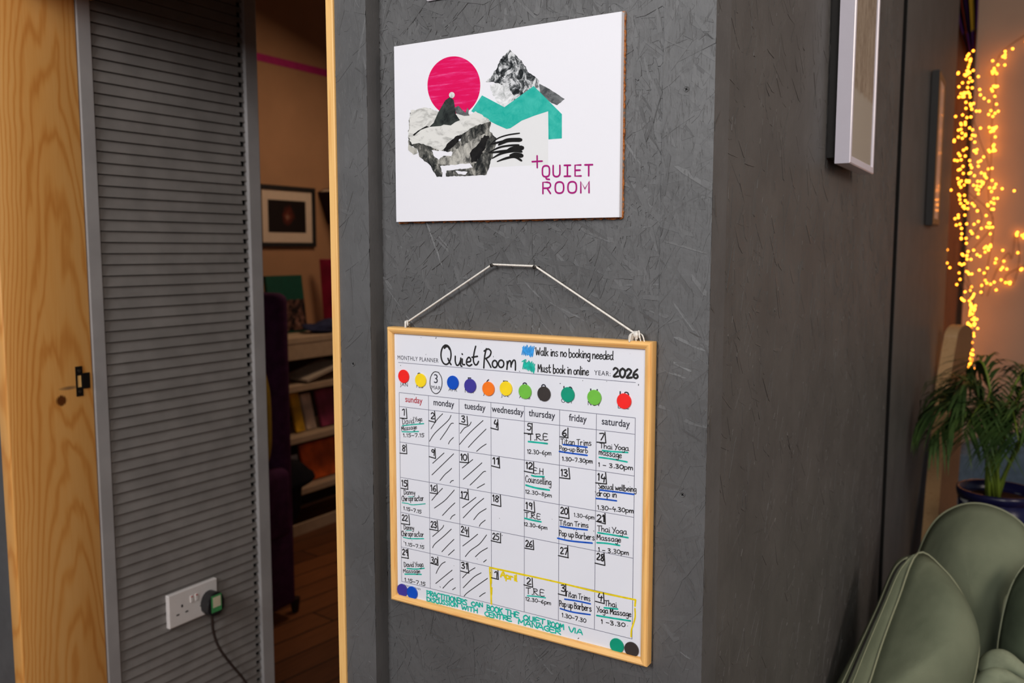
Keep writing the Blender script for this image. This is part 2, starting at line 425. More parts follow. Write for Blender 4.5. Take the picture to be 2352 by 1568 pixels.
mx = n.n('ShaderNodeMix', data_type='RGBA', blend_type='MULTIPLY', i_0=.6, i_6=br.outputs[0], i_7=n.ramp(g, [(0.3, (.5, .5, .5, 1)), (.7, (1, 1, 1, 1))]))
struct('floor', b, n.set(mx.outputs[2], .45, .4), 'dark brown wood plank floor')
b = NB(); box(b, (-3.8, -2.5, 3.4), (3.2, 6.3, 3.45)); struct('ceiling', b, flat('ceiling_paint', rgb(190, 186, 180), .9, .1, .03))
# end wall of the right room
YE = 5.3
b = NB(); box(b, (-.55, YE, 0), (2.6, YE+.1, 3.4)); mt['endwall'] = flat('pale_plaster', rgb(192, 166, 146), .85, .2, .04, 4)
struct('wall_end', b, mt['endwall'], 'pale plaster end wall lit by the fairy lights')
xe0 = aty(2180, 574, YE-.03).x; xe1 = aty(2211, 574, YE-.03).x
b = NB(); box(b, (xe0-.03, YE-.03, 0), (xe1, YE, 3.4)); struct('trim_5', b, pine('dark_stained_timber', rgb(110, 72, 36), rgb(76, 46, 22), 'z'), 'brown timber upright at the far corner')
b = NB(); box(b, (xe1-.006, YE-.045, 0), (xe1+.012, YE, 3.4)); struct('trim_6', b, flat('black_edge', (.015, .013, .012, 1), .6, .3))
#PARTS
# ================================================================== SIGN (acrylic, on the front wall)
YS = YW-.0105                      # face of the white print
def sp_(x, y, Y): p = aty(x, y, Y); return (p.x, p.z)
def zs(x, y, Y=YS): return sp_(880+x/3.0154, y/3.0154, Y)      # from a traced detail of the sign
c4 = [aty(x, y, YW-.0166) for x, y in ((901, 103), (1425, 21), (1419.5, 500), (899, 511))]
sx0 = (c4[0].x+c4[3].x)/2; sx1 = (c4[1].x+c4[2].x)/2; sz1 = (c4[0].z+c4[1].z)/2; sz0 = (c4[2].z+c4[3].z)/2
sign = thing('acrylic_sign', 'clear acrylic QUIET ROOM sign with a pink sun and mountain collage, above the planner', 'sign', ((sx0+sx1)/2, YW, sz0))
mt['print_white'] = flat('sign_print_white', rgb(234, 234, 240), .5, .08, .004, 6)
b = NB(); box(b, (sx0+.001, YS, sz0+.001), (sx1-.001, YW-.0032, sz1-.001)); obj('print_panel', b, mt['print_white'], sign)
n = NT('worn_brown_backing'); v = n.coord()
n.set(n.ramp(n.noise(v, 160, 4, .7), [(0.4, rgb(120, 62, 22)), (0.5, rgb(198, 116, 44)), (0.62, rgb(120, 110, 100))]), .6, .3)
mt['backing'] = n.m
b = NB(); r = random.Random(4)
def jag(x0, z0, x1, z1, nn, amp):
    return [(x0+(x1-x0)*i/nn+(r.uniform(0, amp) if z0 != z1 else 0), z0+(z1-z0)*i/nn+(r.uniform(-amp, 0) if z0 == z1 else 0)) for i in range(nn)]
o_ = .0008
pts = jag(sx0-.0004, sz0+.0006, sx1, sz0+.0006, 110, .0024)+jag(sx1, sz0, sx1, sz1+.001, 90, .0012)+[(sx1, sz1+.001), (sx0, sz1+.001)]
prism(b, [(p[0], YW-.0031, p[1]) for p in pts], (0, .0028, 0)); obj('backing_board', b, mt['backing'], sign)
# clear sheet: transparent with a real surface reflection
n = NT('clear_acrylic'); t = n.t; t.nodes.remove(n.b)
tr = n.n('ShaderNodeBsdfTransparent'); gl = n.n('ShaderNodeBsdfGlossy', i_Roughness=.06)
fr = n.n('ShaderNodeFresnel', i_IOR=1.49)
ms = n.n('ShaderNodeMixShader', i_0=n.math('MULTIPLY', n.math('MULTIPLY', fr.outputs[0], .9), n.math('SUBTRACT', 1.0, n.n('ShaderNodeNewGeometry').outputs['Backfacing'])), i_1=tr.outputs[0], i_2=gl.outputs[0]); n.l(ms.outputs[0], n.out.inputs[0]); mt['clear'] = n.m
# artwork, printed flat
def bw(name, lo, hi, scale, s=(1, 1, 1), a=.42, z=.58, rot=0, mid=None):
    n = NT(name); f = n.noise(n.map(n.coord(), s, (0, rot, 0)), scale, 8, .72, .6)
    st = [(a, rgb(*lo)), (z, rgb(*hi))]
    if mid: st = [(a, rgb(*lo)), ((a+z)/2, rgb(*mid)), (z, rgb(*hi))]
    return n.set(n.ramp(f, st), .5, .08)
mt['sun'] = None
n = NT('magenta_print'); v = n.coord()
f = n.noise(n.map(v, (12, 1, 130), (0, .12, 0)), 1.4, 6, .65)
mt['sun'] = n.set(n.ramp(f, [(0.5, rgb(222, 0, 90)), (0.58, rgb(226, 34, 112)), (0.66, rgb(236, 92, 150))]), .5, .08)
mt['mtn'] = bw('mountain_print', (22, 26, 28), (214, 216, 218), 85, (1, 1, .8), .44, .57, .6, (92, 96, 98))
mt['mtn_pale'] = bw('mountain_slope_print', (66, 70, 72), (132, 134, 136), 60, (1, 1, 1), .4, .65)
mt['teal_print'] = bw('teal_print', (26, 172, 158), (66, 190, 176), 70, (1, 1, 1), .36, .66)
mt['rock_top'] = bw('pale_rock_print', (150, 150, 146), (222, 222, 218), 60, (.6, 1, 1.4), .34, .52)
mt['rock_low'] = bw('dark_rock_print', (28, 30, 30), (168, 166, 158), 75, (1, 1, .6), .42, .62, -.7, (86, 86, 82))
mt['rock_mid'] = bw('mid_rock_print', (70, 70, 68), (190, 188, 180), 80, (1, 1, .6), .36, .56, -.6)
mt['cloak'] = bw('cloak_print', (26, 30, 30), (74, 82, 78), 60, (1, 1, 1), .4, .75)
mt['haze'] = bw('mist_print', (176, 180, 180), (236, 237, 239), 60, (1, 1, 1), .36, .52)
mt['pale_grey'] = flat('pale_grey_print', rgb(226, 227, 228), .5, .08, .01, 8)
mt['black_print'] = bw('black_brush_print', (14, 12, 12), (40, 38, 36), 120, (1, 1, 1), .4, .8)
mt['logo'] = flat('purple_print', rgb(166, 16, 118), .5, .08, .02)
lay = [0]
def art(name, m, shapes, label=None):
    if len(shapes) > 1:
        for q_ in shapes: art(name, m, [q_])
        return
    lay[0] += 1; Y = YS-.00002*lay[0]; b = NB()
    for s in shapes: poly(b, [zs(x, y, Y) for x, y in s], Y)
    for f in b.faces:
        if f.normal.y > 0: f.normal_flip()
    return obj(name, b, m, sign, label=label)
def rough(pts, seed, amp=5, step=14):
    r = random.Random(seed); out = []
    for (x0, y0), (x1, y1) in zip(pts, pts[1:]+pts[:1]):
        L = math.hypot(x1-x0, y1-y0); k = max(1, int(L/step))
        for i in range(k):
            t = i/k; out.append((x0+(x1-x0)*t+r.uniform(-amp, amp)*(i > 0), y0+(y1-y0)*t+r.uniform(-amp, amp)*(i > 0)))
    return out
art('printed_tint', mt['pale_grey'], [[(640, 780), (1143, 770), (1143, 1140), (700, 1160)]])
art('printed_sun', mt['sun'], [[(490+183*math.cos(a*PI/36), 590+(200 if math.sin(a*PI/36) < 0 else 212)*math.sin(a*PI/36)) for a in range(72)]])
art('printed_mist', mt['haze'], [rough([(740, 590), (850, 560), (900, 640), (900, 700), (840, 742), (790, 715), (760, 660)], 3, 6)])
art('printed_mountain', mt['mtn'], [rough([(710, 568), (745, 535), (790, 470), (812, 410), (845, 375), (877, 338), (908, 372), (960, 420), (1010, 505), (1050, 528), (1080, 560), (1086, 640), (1020, 640), (880, 720), (905, 660), (860, 600), (790, 575), (750, 566)], 8, 4, 12)])
art('printed_slope', mt['mtn_pale'], [rough([(1082, 580), (1150, 615), (1258, 686), (1205, 728), (1140, 700), (1086, 640)], 2, 2)])
art('printed_ribbon', mt['teal_print'], [[(685, 660), (840, 742), (1043, 595), (1238, 790), (1238, 958), (1145, 965), (1143, 770), (1050, 800), (960, 835), (905, 872), (880, 888), (855, 893), (790, 865), (720, 830), (610, 770)]])
art('printed_rock', mt['rock_low'], [rough([(172, 950), (185, 780), (320, 750), (400, 780), (600, 790), (720, 820), (748, 850), (735, 900), (760, 935), (785, 955), (770, 1040), (742, 1130), (716, 1210), (435, 1222), (440, 1190), (412, 1190), (408, 1225), (372, 1225), (330, 1150), (250, 1085), (236, 1030), (176, 1000)], 5, 4)])
art('printed_rock_shade', mt['rock_mid'], [rough([(470, 1060), (560, 1000), (650, 950), (700, 925), (722, 950), (690, 1040), (640, 1130), (520, 1150), (400, 1140), (380, 1110)], 9, 6), rough([(176, 1000), (235, 1030), (240, 1060), (210, 1072), (174, 1040)], 6, 3)])
art('printed_rock_top', mt['rock_top'], [rough([(172, 950), (185, 870), (190, 765), (300, 745), (400, 778), (600, 792), (640, 770), (715, 815), (742, 840), (640, 870), (560, 920), (500, 945), (440, 1000), (400, 1048), (330, 1015), (250, 990), (200, 1000)], 12, 5)])
art('printed_white_patch', mt['print_white'], [rough([(335, 1040), (480, 1052), (470, 1082), (420, 1078), (385, 1108), (350, 1080)], 1, 4), rough([(395, 1150), (600, 1130), (620, 1160), (440, 1180), (430, 1210), (405, 1190)], 2, 3), rough([(470, 965), (540, 955), (535, 975), (480, 985)], 3, 3), rough([(500, 1182), (585, 1190), (570, 1210), (520, 1205)], 4, 3)])
for q_ in (rough([(205, 935), (240, 905), (300, 872), (320, 878), (260, 900), (215, 940)], 2, 1), rough([(500, 945), (560, 935), (480, 1020), (420, 1050), (440, 1000)], 7, 6), rough([(600, 1060), (655, 1000), (700, 935), (735, 940), (700, 1040), (650, 1120), (612, 1130)], 9, 7)): art('printed_crack', mt['black_print'], [q_])
art('printed_figure', mt['cloak'], [[(320, 878), (350, 850), (380, 780), (430, 695), (462, 672), (488, 690), (496, 740), (503, 790), (532, 832), (500, 845), (468, 868), (420, 862), (400, 872)]])
art('printed_legs', mt['mtn_pale'], [[(495, 745), (522, 732), (552, 765), (570, 780), (585, 745), (592, 760), (590, 785), (598, 800), (560, 802), (505, 785)]])
art('printed_head', mt['rock_top'], [[(476+20*math.cos(a*PI/12), 658+21*math.sin(a*PI/12)) for a in range(24)]])
lay[0] += 1; Y = YS-.00002*lay[0]; b = NB()
k3 = (zs(1000, 600, Y)[0]-zs(900, 600, Y)[0])/100
for pts, wd in (([(736, 1006), (790, 960), (860, 935), (945, 922)], 9), ([(740, 1000), (800, 985), (860, 970)], 14), ([(800, 1002), (860, 972), (955, 968)], 27), ([(730, 1058), (800, 1022), (870, 1008), (940, 1004)], 13), ([(735, 1058), (850, 1045), (900, 1040)], 18), ([(850, 1050), (900, 1032), (965, 1024)], 34), ([(756, 1096), (820, 1062), (900, 1046), (960, 1050)], 16), ([(880, 1075), (920, 1072), (962, 1078)], 30), ([(790, 1118), (850, 1096), (910, 1086), (958, 1112)], 16)):
    P = spline([V((*zs(x, y, Y), 0)) for x, y in pts], 6)
    ribbon(b, [(p.x, p.y) for p in P], (lambda t, w_=wd: w_*k3*.9*min(1, .45+1.6*t)*(1 if t < .92 else 1-3*(t-.92))), Y)
obj('printed_brushstrokes', b, mt['black_print'], sign)
lay[0] += 1; Y = YS-.00002*lay[0]; b = NB()
LG = {'Q': (.62, '28,0 14,3 5,14 3,36 5,58 14,69 30,72 46,69 55,58 57,36 55,14 46,3 28,0;30,0 34,-14 56,-18'), 'U': (.62, '4,72 4,22 8,8 20,0 38,0 50,8 55,22 55,72'), 'I': (.62, '8,72 54,72;31,72 31,0;8,0 54,0'), 'E': (.62, '52,72 8,72 8,0 54,0;8,38 46,38'), 'T': (.62, '2,72 60,72;31,72 31,0'), 'R': (.62, '6,0 6,72 34,72 48,68 54,58 54,48 48,38 34,34 6,34;32,34 54,0'), 'O': (.62, '30,0 16,3 6,14 3,36 6,58 16,69 30,72 44,69 54,58 57,36 54,14 44,3 30,0'), 'M': (.62, '4,0 4,72 30,24 56,72 56,0')}
def logo(s, xa, xb, ya, yb, cap):
    adv = (xb-xa)/(len(s)-1+.74)
    for i, ch in enumerate(s):
        for st in LG[ch][1].split(';'):
            raw = [tuple(map(float, q.split(','))) for q in st.split()]
            pts = []
            for (a, c_) in raw:
                X_ = xa+adv*i+a/60*adv*.74; Y_ = ya+(yb-ya)*(adv*i+a)/(xb-xa)-c_/72*cap
                pts.append(zs(X_, Y_, Y))
            if ch in 'QOU': 
                P = spline([V((*p, 0)) for p in pts], 4); pts = [(p.x, p.y) for p in P]
            ribbon(b, pts, 9.8*k3, Y)
logo('QUIET', 1100, 1450, 1224, 1216, 76); logo('ROOM', 1100, 1430, 1340, 1333, 78)
ribbon(b, [zs(1032, 1119, Y), zs(1101, 1115, Y)], 9.6*k3, Y); ribbon(b, [zs(1066, 1079, Y), zs(1067, 1160, Y)], 9.6*k3, Y)
obj('printed_lettering', b, mt['logo'], sign, label='purple lettering QUIET ROOM with a plus sign')
b = NB(); bevbox(b, (sx0, YW-.0166, sz0), (sx1, YS-.00002*(lay[0]+3), sz1), .0004, 1); obj('acrylic_sheet', b, mt['clear'], sign)
# bottom edge of another sign higher up
b = NB()
p = aty(977, 3, YW-.006); q_ = aty(1058, -6, YW-.006)
bevbox(b, (p.x, YW-.006, p.z), (q_.x, YW-.0005, p.z+.09), .003, 3)
t_ = thing('wall_plaque', 'small white plaque at the top edge of the photo, above the acrylic sign', 'plaque', (p.x, YW, p.z)); obj('panel', b, mt['print_white'], t_)
# ================================================================== PLANNER
YF = YW-.019; YB = YW-.012
q4 = [aty(x, y, YF) for x, y in ((884, 748), (1508, 783), (1493, 1535), (898, 1380))]
fx0 = (q4[0].x+q4[3].x)/2; fx1 = (aty(1508, 783, YW-.004).x+aty(1493, 1535, YW-.004).x)/2; fz1 = (aty(884, 748, YW-.003).z+aty(1508, 783, YW-.003).z)/2; fz0 = (q4[2].z+q4[3].z)/2
i4 = [aty(x, y, YF+.003) for x, y in ((899, 770), (1477, 804), (1465, 1510), (911, 1367))]
ix0 = (i4[0].x+i4[3].x)/2; ix1 = (i4[1].x+i4[2].x)/2; iz1 = (i4[0].z+i4[1].z)/2; iz0 = (i4[2].z+i4[3].z)/2
pl = thing('monthly_planner', 'wood framed whiteboard month planner headed Quiet Room, hung by a white cord', 'planner', ((fx0+fx1)/2, YW, fz0))
b = NB(); box(b, (fx0+.004, YB, fz0+.004), (fx1-.004, YB+.005, fz1-.004)); board = obj('whiteboard', b, mt['white'], pl)
def rail(A, B, inn, wd, m):
    """mitred moulding from corner A to corner B (x,z); inn = inward unit (x,z)"""
    d = (V(B)-V(A)).normalized(); inn = V(inn)
    prof = [(0, .017), (0, .004), (.0012, .0014), (.0035, 0), (wd*.6, .0008), (wd*.9, .003), (wd, .0055), (wd, .0075), (wd*.5, .0085), (wd*.5, .017)]
    b = NB(); ra = []; rb = []
    for a, dep in prof:
        p0 = V(A)+d*a*(1)+inn*a; p1 = V(B)-d*a+inn*a
        ra.append(b.verts.new((p0.x, YF+dep, p0.y))); rb.append(b.verts.new((p1.x, YF+dep, p1.y)))
    k = len(prof)
    for i in range(k): b.faces.new((ra[i], rb[i], rb[(i+1) % k], ra[(i+1) % k]))
    b.faces.new(ra); b.faces.new(rb[::-1])
    return obj('frame_rail', b, m, pl)
wl = ix0-fx0; wr = fx1-ix1; wt = fz1-iz1; wb = iz0-fz0
wd_ = (wl+wt+wb)/3
rail((fx0, fz1), (fx1, fz1), (0, -1), wd_, mt['pine']); rail((fx0, fz0), (fx1, fz0), (0, 1), wd_, mt['pine'])
rail((fx0, fz0), (fx0, fz1), (1, 0), wd_, mt['pine_z']); rail((fx1, fz0), (fx1, fz1), (-1, 0), wd_, mt['pine_z'])
# --- printed grid
YI = YB-.00015
def bp(x, y): return sp_(x, y, YI)
gTL, gTR, gBL, gBR = bp(915.1, 901.4), bp(1458.7, 958.8), bp(924.2, 1334.5), bp(1452.1, 1467.5)
gx0 = (gTL[0]+gBL[0])/2; gx1 = (gTR[0]+gBR[0])/2; gz1 = (gTL[1]+gTR[1])/2; gz0 = (gBL[1]+gBR[1])/2
gzh = (bp(915.8, 933.7)[1]+bp(1457.3, 996)[1])/2
cw = (gx1-gx0)/7; rh = (gzh-gz0)/5
b = NB(); lw = .0007
for i in range(8): ribbon(b, [(gx0+cw*i, gz1), (gx0+cw*i, gz0)], lw, YI)
for z in [gz1]+[gzh-rh*i for i in range(6)]: ribbon(b, [(gx0, z), (gx1, z)], lw, YI)
hl = [bp(915, 832.6), bp(1459.4, 877.6)]; hz = (hl[0][1]+hl[1][1])/2
ribbon(b, [(hl[0][0], hz), (hl[1][0], hz)], lw, YI)
obj('printed_grid', b, mt['grid_ink'], board)
# --- printed lettering
b = NB(); YP = YB-.00022
days = ['sunday', 'monday', 'tuesday', 'wednesday', 'thursday', 'friday', 'saturday']
hzb = gz1-(gz1-gzh)*.62
dsz = .0128
for i, d in enumerate(days):
    if i: b = NB(); text_into(b, d, gx0+cw*(i+.5), hzb, dsz, YP, sx=.88); obj('printed_day_name', b, mt['print_ink'], board)
b = NB()
p = bp(913.4, 824.9); p2 = bp(1007, 832.6); zc = (p[1]+p2[1])/2
def fit_text(b, s, xa, xb, z, cap):
    cu = bpy.data.curves.new('t', 'FONT'); cu.body = s; cu.size = cap/.72; cu.space_character = 1.12; cu.offset = 0
    o = bpy.data.objects.new('t', cu); C.objects.link(o); me = bpy.data.meshes.new_from_object(o)
    xs = [v.co.x for v in me.vertices]; k = (xb-xa)/(max(xs)-min(xs)); t = NB(); t.from_mesh(me)
    for v in t.verts: v.co = V((xa+(v.co.x-min(xs))*k, YP, z+v.co.y))
    add(b, t); bpy.data.objects.remove(o); bpy.data.curves.remove(cu); bpy.data.meshes.remove(me)
fit_text(b, 'MONTHLY PLANNER', p[0], p2[0], zc, .0061)
obj('printed_title', b, mt['print_ink'], board); b = NB()
p = bp(1190+1245/7.127, 760+716/7.127); p2 = bp(1190+1512/7.127, 760+738/7.127)
fit_text(b, 'YEAR:', p[0], p2[0], (p[1]+p2[1])/2, .0061)
obj('printed_year', b, mt['print_ink'], board); b = NB()
zn = bp(1000, 740+990/7.127)[1]; zl = bp(1001, 740+1100/7.127)[1]; ncap = zn_cap = bp(1000, 740+850/7.127)[1]-zn
mon = ['JAN', 'FEB', 'MAR', 'APR', 'MAY', 'JUN', 'JUL', 'AUG', 'SEP', 'OCT', 'NOV', 'DEC']
mpx = [928.4, 964, 1001.4, 1040, 1078.5, 1120.6, 1160.6, 1205.4, 1248.7, 1302.3, 1364, 1432]
for i, (m_, px) in enumerate(zip(mon, mpx)):
    X = bp(px, 880+i*4)[0]
    b = NB(); text_into(b, str(i+1), X, zn-.0002, ncap/.67, YP); text_into(b, m_, X, zl, .0078, YP, sp=1.1); obj('printed_month', b, mt['print_ink'], board)
b = NB()
fit_text(b, 'TIERRALAND', bp(926, 1341)[0], bp(966, 1350)[0], bp(946, 1350)[1], .0028)
obj('printed_small_mark', b, mt['print_ink'], board)
b = NB(); text_into(b, 'sunday', gx0+cw*.5, hzb, dsz, YP, sx=.88); obj('printed_heading', b, mt['print_red'], board, label='red printed heading sunday')
# --- handwriting: a single-stroke hand
G = {
'a': '9,9 5,10 1,6 2,1 6,0 9,4;9,10 9,2 11,0', 'b': '1,18 1,0 5,-.5 9,3 8,8 4,10 1,7', 'c': '9,8 6,10 2,7 1,3 4,0 9,1', 'd': '9,8 5,10 1,6 2,1 6,0 9,5;9.5,18 9,3 10.5,0', 'e': '1,5 8,6 8,9 5,10 1,6 2,1 5,0 9,2',
'f': '8,17 5,18 3,14 3,0;0,9 7,9.5', 'g': '9,9 5,10 1,6 3,1 8,4;9,10 9,-4 6,-7 2,-5', 'h': '1,18 1,0;1,6 5,10 8,8 8,0', 'i': '1.5,9 1.5,1 3,0;1.5,14 1.8,13.6', 'k': '1,18 1,0;8,10 1,4;3,6 8,0', 'l': '1.5,18 1.2,2 3,0', 'm': '1,10 1,0;1,6 4,10 6,8 6,0;6,6 9,10 11,8 11,0', 'n': '1,10 1,0;1,6 5,10 8,8 8,0', 'o': '5,10 1,7 1,3 4,0 8,2 9,7 5,10',
'p': '1,10 1,-7;1,8 5,10 9,7 8,2 4,0 1,2', 'r': '1,10 1,0;1,6 4,10 7,9', 's': '8,9 4,10 2,7 8,3 6,0 1,1', 't': '4,17 3.5,3 6,0 8,2;0,11 8,11.5', 'u': '1,10 1,3 4,0 8,4;8,10 8,2 10,0', 'v': '0,10 4,0 8,10', 'w': '0,10 3,0 6,8 9,0 12,10', 'y': '1,10 2,4 6,3 9,9;9,10 7,-3 3,-7 0,-5', 'x': '0,10 8,0;8,10 0,0',
'A': '0,0 6,17 11,0;2,6 9,6', 'B': '1,0 1,17;1,17 8,15 7,10 1,9 9,7 9,2 1,0', 'C': '10,14 6,17 1,11 1,5 5,0 10,2', 'D': '1,17 1,0;0,17 7,15 11,9 8,2 1,0', 'E': '10,16 1,17 1,0 10,0.5;1,9 8,9', 'G': '10,14 6,17 1,11 1,4 6,0 10,3 10,8 6,8', 'H': '1,17 1,0;10,17 10,0;1,9 10,9', 'I': '1.5,17 1.5,0', 'K': '1,17 1,0;10,17 1,8;4,10 10,0', 'M': '1,0 2,17 6,6 11,17 12,0', 'N': '1,0 1,17 9,1 9,17', 'O': '6,17 1,12 1,4 5,0 10,3 11,12 6,17', 'P': '1,0 1,17;0,16 7,16 9,12 6,8 1,8', 'Q': '6,17 1,12 1,4 5,0 10,3 11,12 6,17;7,4 12,-2', 'R': '1,0 1,17;0,16 8,16 9,11 2,9 10,0', 'S': '9,15 5,17 2,13 8,6 7,1 1,1', 'T': '0,16 11,17;5.5,16 5,0', 'U': '1,17 1,4 5,0 9,4 9,17', 'V': '0,17 5,0 10,17', 'W': '0,17 3,0 7,12 10,0 14,17', 'Y': '0,17 5,9;11,18 3,-1',
'0': '5,15 1,11 1,4 4,0 8,3 9,11 5,15', '1': '1,12 3,15 3,0', '2': '1,12 4,15 8,12 6,7 1,0 9,1', '3': '1,14 6,15 7,11 3,8 8,5 6,0 1,1', '4': '4,15 2,6 10,7;8,10 7,-2', '5': '9,15 3,15 2,9 7,9 8,4 5,0 1,1', '6': '7,15 2,9 1,3 5,0 8,3 6,7 2,5', '7': '1,14 9,15 4,0', '8': '8,13 4,15 2,11 7,5 6,0 2,1 2,5 8,11 8,13', '9': '8,13 4,15 2,11 5,8 8,12;8,14 7,0',
'.': '2.4,0 3.2,1.4', ':': '1,2 1.3,2;1,8 1.3,8', '-': '1,6 8,6'}
ADV = {'i': 4, 'l': 4.5, 'm': 13.5, 'w': 13.5, '.': 5.6, '1': 5.5, 'I': 4.5, 'W': 15.5, 'M': 14, ' ': 6, '-': 10, ':': 4, 'A': 12.5, 'T': 12, 'H': 12.5, 'Q': 13, 'O': 12.5, 'D': 12.5, 'Y': 11, 'a': 12, 'u': 11.5, 'f': 8.5}
HR = random.Random(21)
YH = YB-.0003
def write(bm, s, P0_, P1_, capz, wd, jit=.5, Y=None, cap=17.0):
    """s along the board line P0_->P1_ (x,z); capz = capital height in metres"""
    Y = YH if Y is None else Y
    tot = sum(ADV.get(c, 10.5) for c in s); k = capz/cap
    d = (V(P1_)-V(P0_)); kx = d.length/max(tot-1.5, 1); d.normalize(); up = V((-d.y, d.x)); up = V((up.x*.5, 1)).normalized(); x = 0
    for c in s:
        if c in G:
            dy = HR.uniform(-.7, .7)*jit
            for st in G[c].split(';'):
                pts = [tuple(map(float, q.split(','))) for q in st.split()]
                w3 = []
                for (a, h) in pts:
                    a += HR.uniform(-.4, .4)*jit; h += HR.uniform(-.4, .4)*jit+dy
                    q = V(P0_)+d*(x+a)*kx+up*h*k; w3.append(V((q.x, q.y, 0)))
                if len(w3) > 2: w3 = spline(w3, 4)
                ribbon(bm, [(q.x, q.y) for q in w3], wd*HR.uniform(.9, 1.1), Y)
        x += ADV.get(c, 10.5)
ZO = {'5': (880, 900, 7.127), '6': (1190, 930, 7.127), '7': (1190, 1100, 7.127), '8': (880, 1080, 7.127), '9': (880, 1230, 7.127), 'a': (1190, 1280, 5.894), 'b': (900, 1320, 5.2267), '3': (880, 740, 7.127), '4': (1190, 760, 7.127)}
def zp(z, x, y): o = ZO[z]; return bp(o[0]+x/o[2], o[1]+y/o[2])
def zh(z, x, y, h): o = ZO[z]; return abs(zp(z, x, y)[1]-zp(z, x, y-h)[1])
blk, tea, scb, yel, sky = NB(), NB(), NB(), NB(), NB()
def say(z, s, x0, y0, x1, y1, cap, wpx=11, bm=None, jit=.5):
    write(bm or blk, s, zp(z, x0, y0), zp(z, x1, y1), zh(z, (x0+x1)/2, (y0+y1)/2, cap), zh(z, (x0+x1)/2, (y0+y1)/2, wpx), jit)
def stroke(z, pts, wpx, bm, Y=None, smooth=True):
    w3 = [V((*zp(z, x, y), 0)) for x, y in pts]
    if smooth and len(w3) > 2: w3 = spline(w3, 5)
    ribbon(bm, [(q.x, q.y) for q in w3], zh(z, pts[0][0], pts[0][1], wpx), YH if Y is None else Y)
# heading
def ell(cx, cy, rx, ry, n=14, a0=0): return [(cx+rx*math.cos(a0+2*PI*k/n), cy+ry*math.sin(a0+2*PI*k/n)) for k in range(n+1)]
for pts in (ell(1030, 530, 82, 158, 16, -1.3), [(1062, 590), (1080, 640), (1112, 690)], [(1182, 555), (1182, 640), (1205, 700), (1240, 690), (1268, 620), (1272, 585)], [(1272, 590), (1270, 700), (1290, 718)], [(1296, 600), (1298, 680), (1335, 692)], [(1294, 516), (1298, 524)], [(1368, 650), (1425, 640), (1432, 600), (1402, 572), (1370, 615), (1368, 680), (1410, 712), (1452, 690)], [(1516, 392), (1490, 500), (1478, 620), (1505, 692), (1540, 685), (1562, 640)], [(1455, 572), (1545, 556)], [(1690, 432), (1662, 560), (1648, 745)], [(1655, 470), (1720, 435), (1766, 480), (1745, 550), (1680, 595)], [(1680, 590), (1725, 660), (1765, 735)], ell(1828, 682, 40, 58, 12), ell(1932, 678, 45, 60, 12), [(2030, 640), (2032, 700), (2026, 768)], [(2034, 690), (2060, 635), (2088, 640), (2094, 728)], [(2096, 700), (2130, 625), (2164, 640), (2166, 780)]):
    stroke('3', pts, 27, blk)
stroke('3', [(1005, 420), (1030, 395), (1065, 400), (1090, 440)], 34, blk)
say('4', 'Walk ins no booking needed', 290, 392, 1550, 468, 128, 17)
say('4', 'Must book in online', 322, 665, 1155, 724, 128, 17)
say('4', '2026', 1552, 745, 1970, 778, 165, 34, jit=.3)
r = random.Random(3)
zz1 = [(70+i*14+(10 if i % 2 else -6), (240 if i % 2 else 395)+r.uniform(-22, 22)+i*1.0) for i in range(14)]
stroke('4', zz1, 20, sky); stroke('4', [(75, 270), (100, 360), (140, 300), (150, 395), (200, 330), (190, 410), (245, 330)], 18, sky)
zz2 = [(85+i*12+(8 if i % 2 else -8), (480+i*3 if i % 2 else 610+i*4)+r.uniform(-22, 22)) for i in range(16)]
stroke('4', zz2, 18, scb); stroke('4', [(65, 500), (130, 470), (110, 560), (190, 500), (150, 620), (235, 560), (200, 650), (270, 600), (255, 688)], 16, scb)
# ring round MAR
stroke('3', ell(866, 985, 100, 182, 9, -1.2), 13, blk)
# dates
def cell(i): 
    return gx0+cw*(i % 7), gzh-rh*(i//7)
dates = [str(k) for k in range(1, 32)]+['1', '2', '3', '4']
for i, d in enumerate(dates):
    x, z = cell(i); h = rh*.165; wtxt = cw*(.13 if len(d) == 1 else .2)
    ox = x+cw*(.07 if len(d) == 1 else .04); oz = z-rh*.235+HR.uniform(-.0015, .0015)
    write(blk, d, (ox, oz), (ox+wtxt, oz+HR.uniform(-.0008, .0008)), h, .0016, .35, cap=15)
    bx = x+cw*(.235 if len(d) == 1 else .275)+HR.uniform(-.0015, .0015); bz = z-rh*.3+HR.uniform(-.001, .001)
    ribbon(blk, [(bx-HR.uniform(0, .001), z-rh*HR.uniform(.01, .05)), (bx+HR.uniform(-.0005, .001), bz)], .0015, YH)
    ribbon(blk, [(x+cw*HR.uniform(-.01, .03), bz+HR.uniform(-.001, .0015)), (bx+.0002, bz)], .0015, YH)
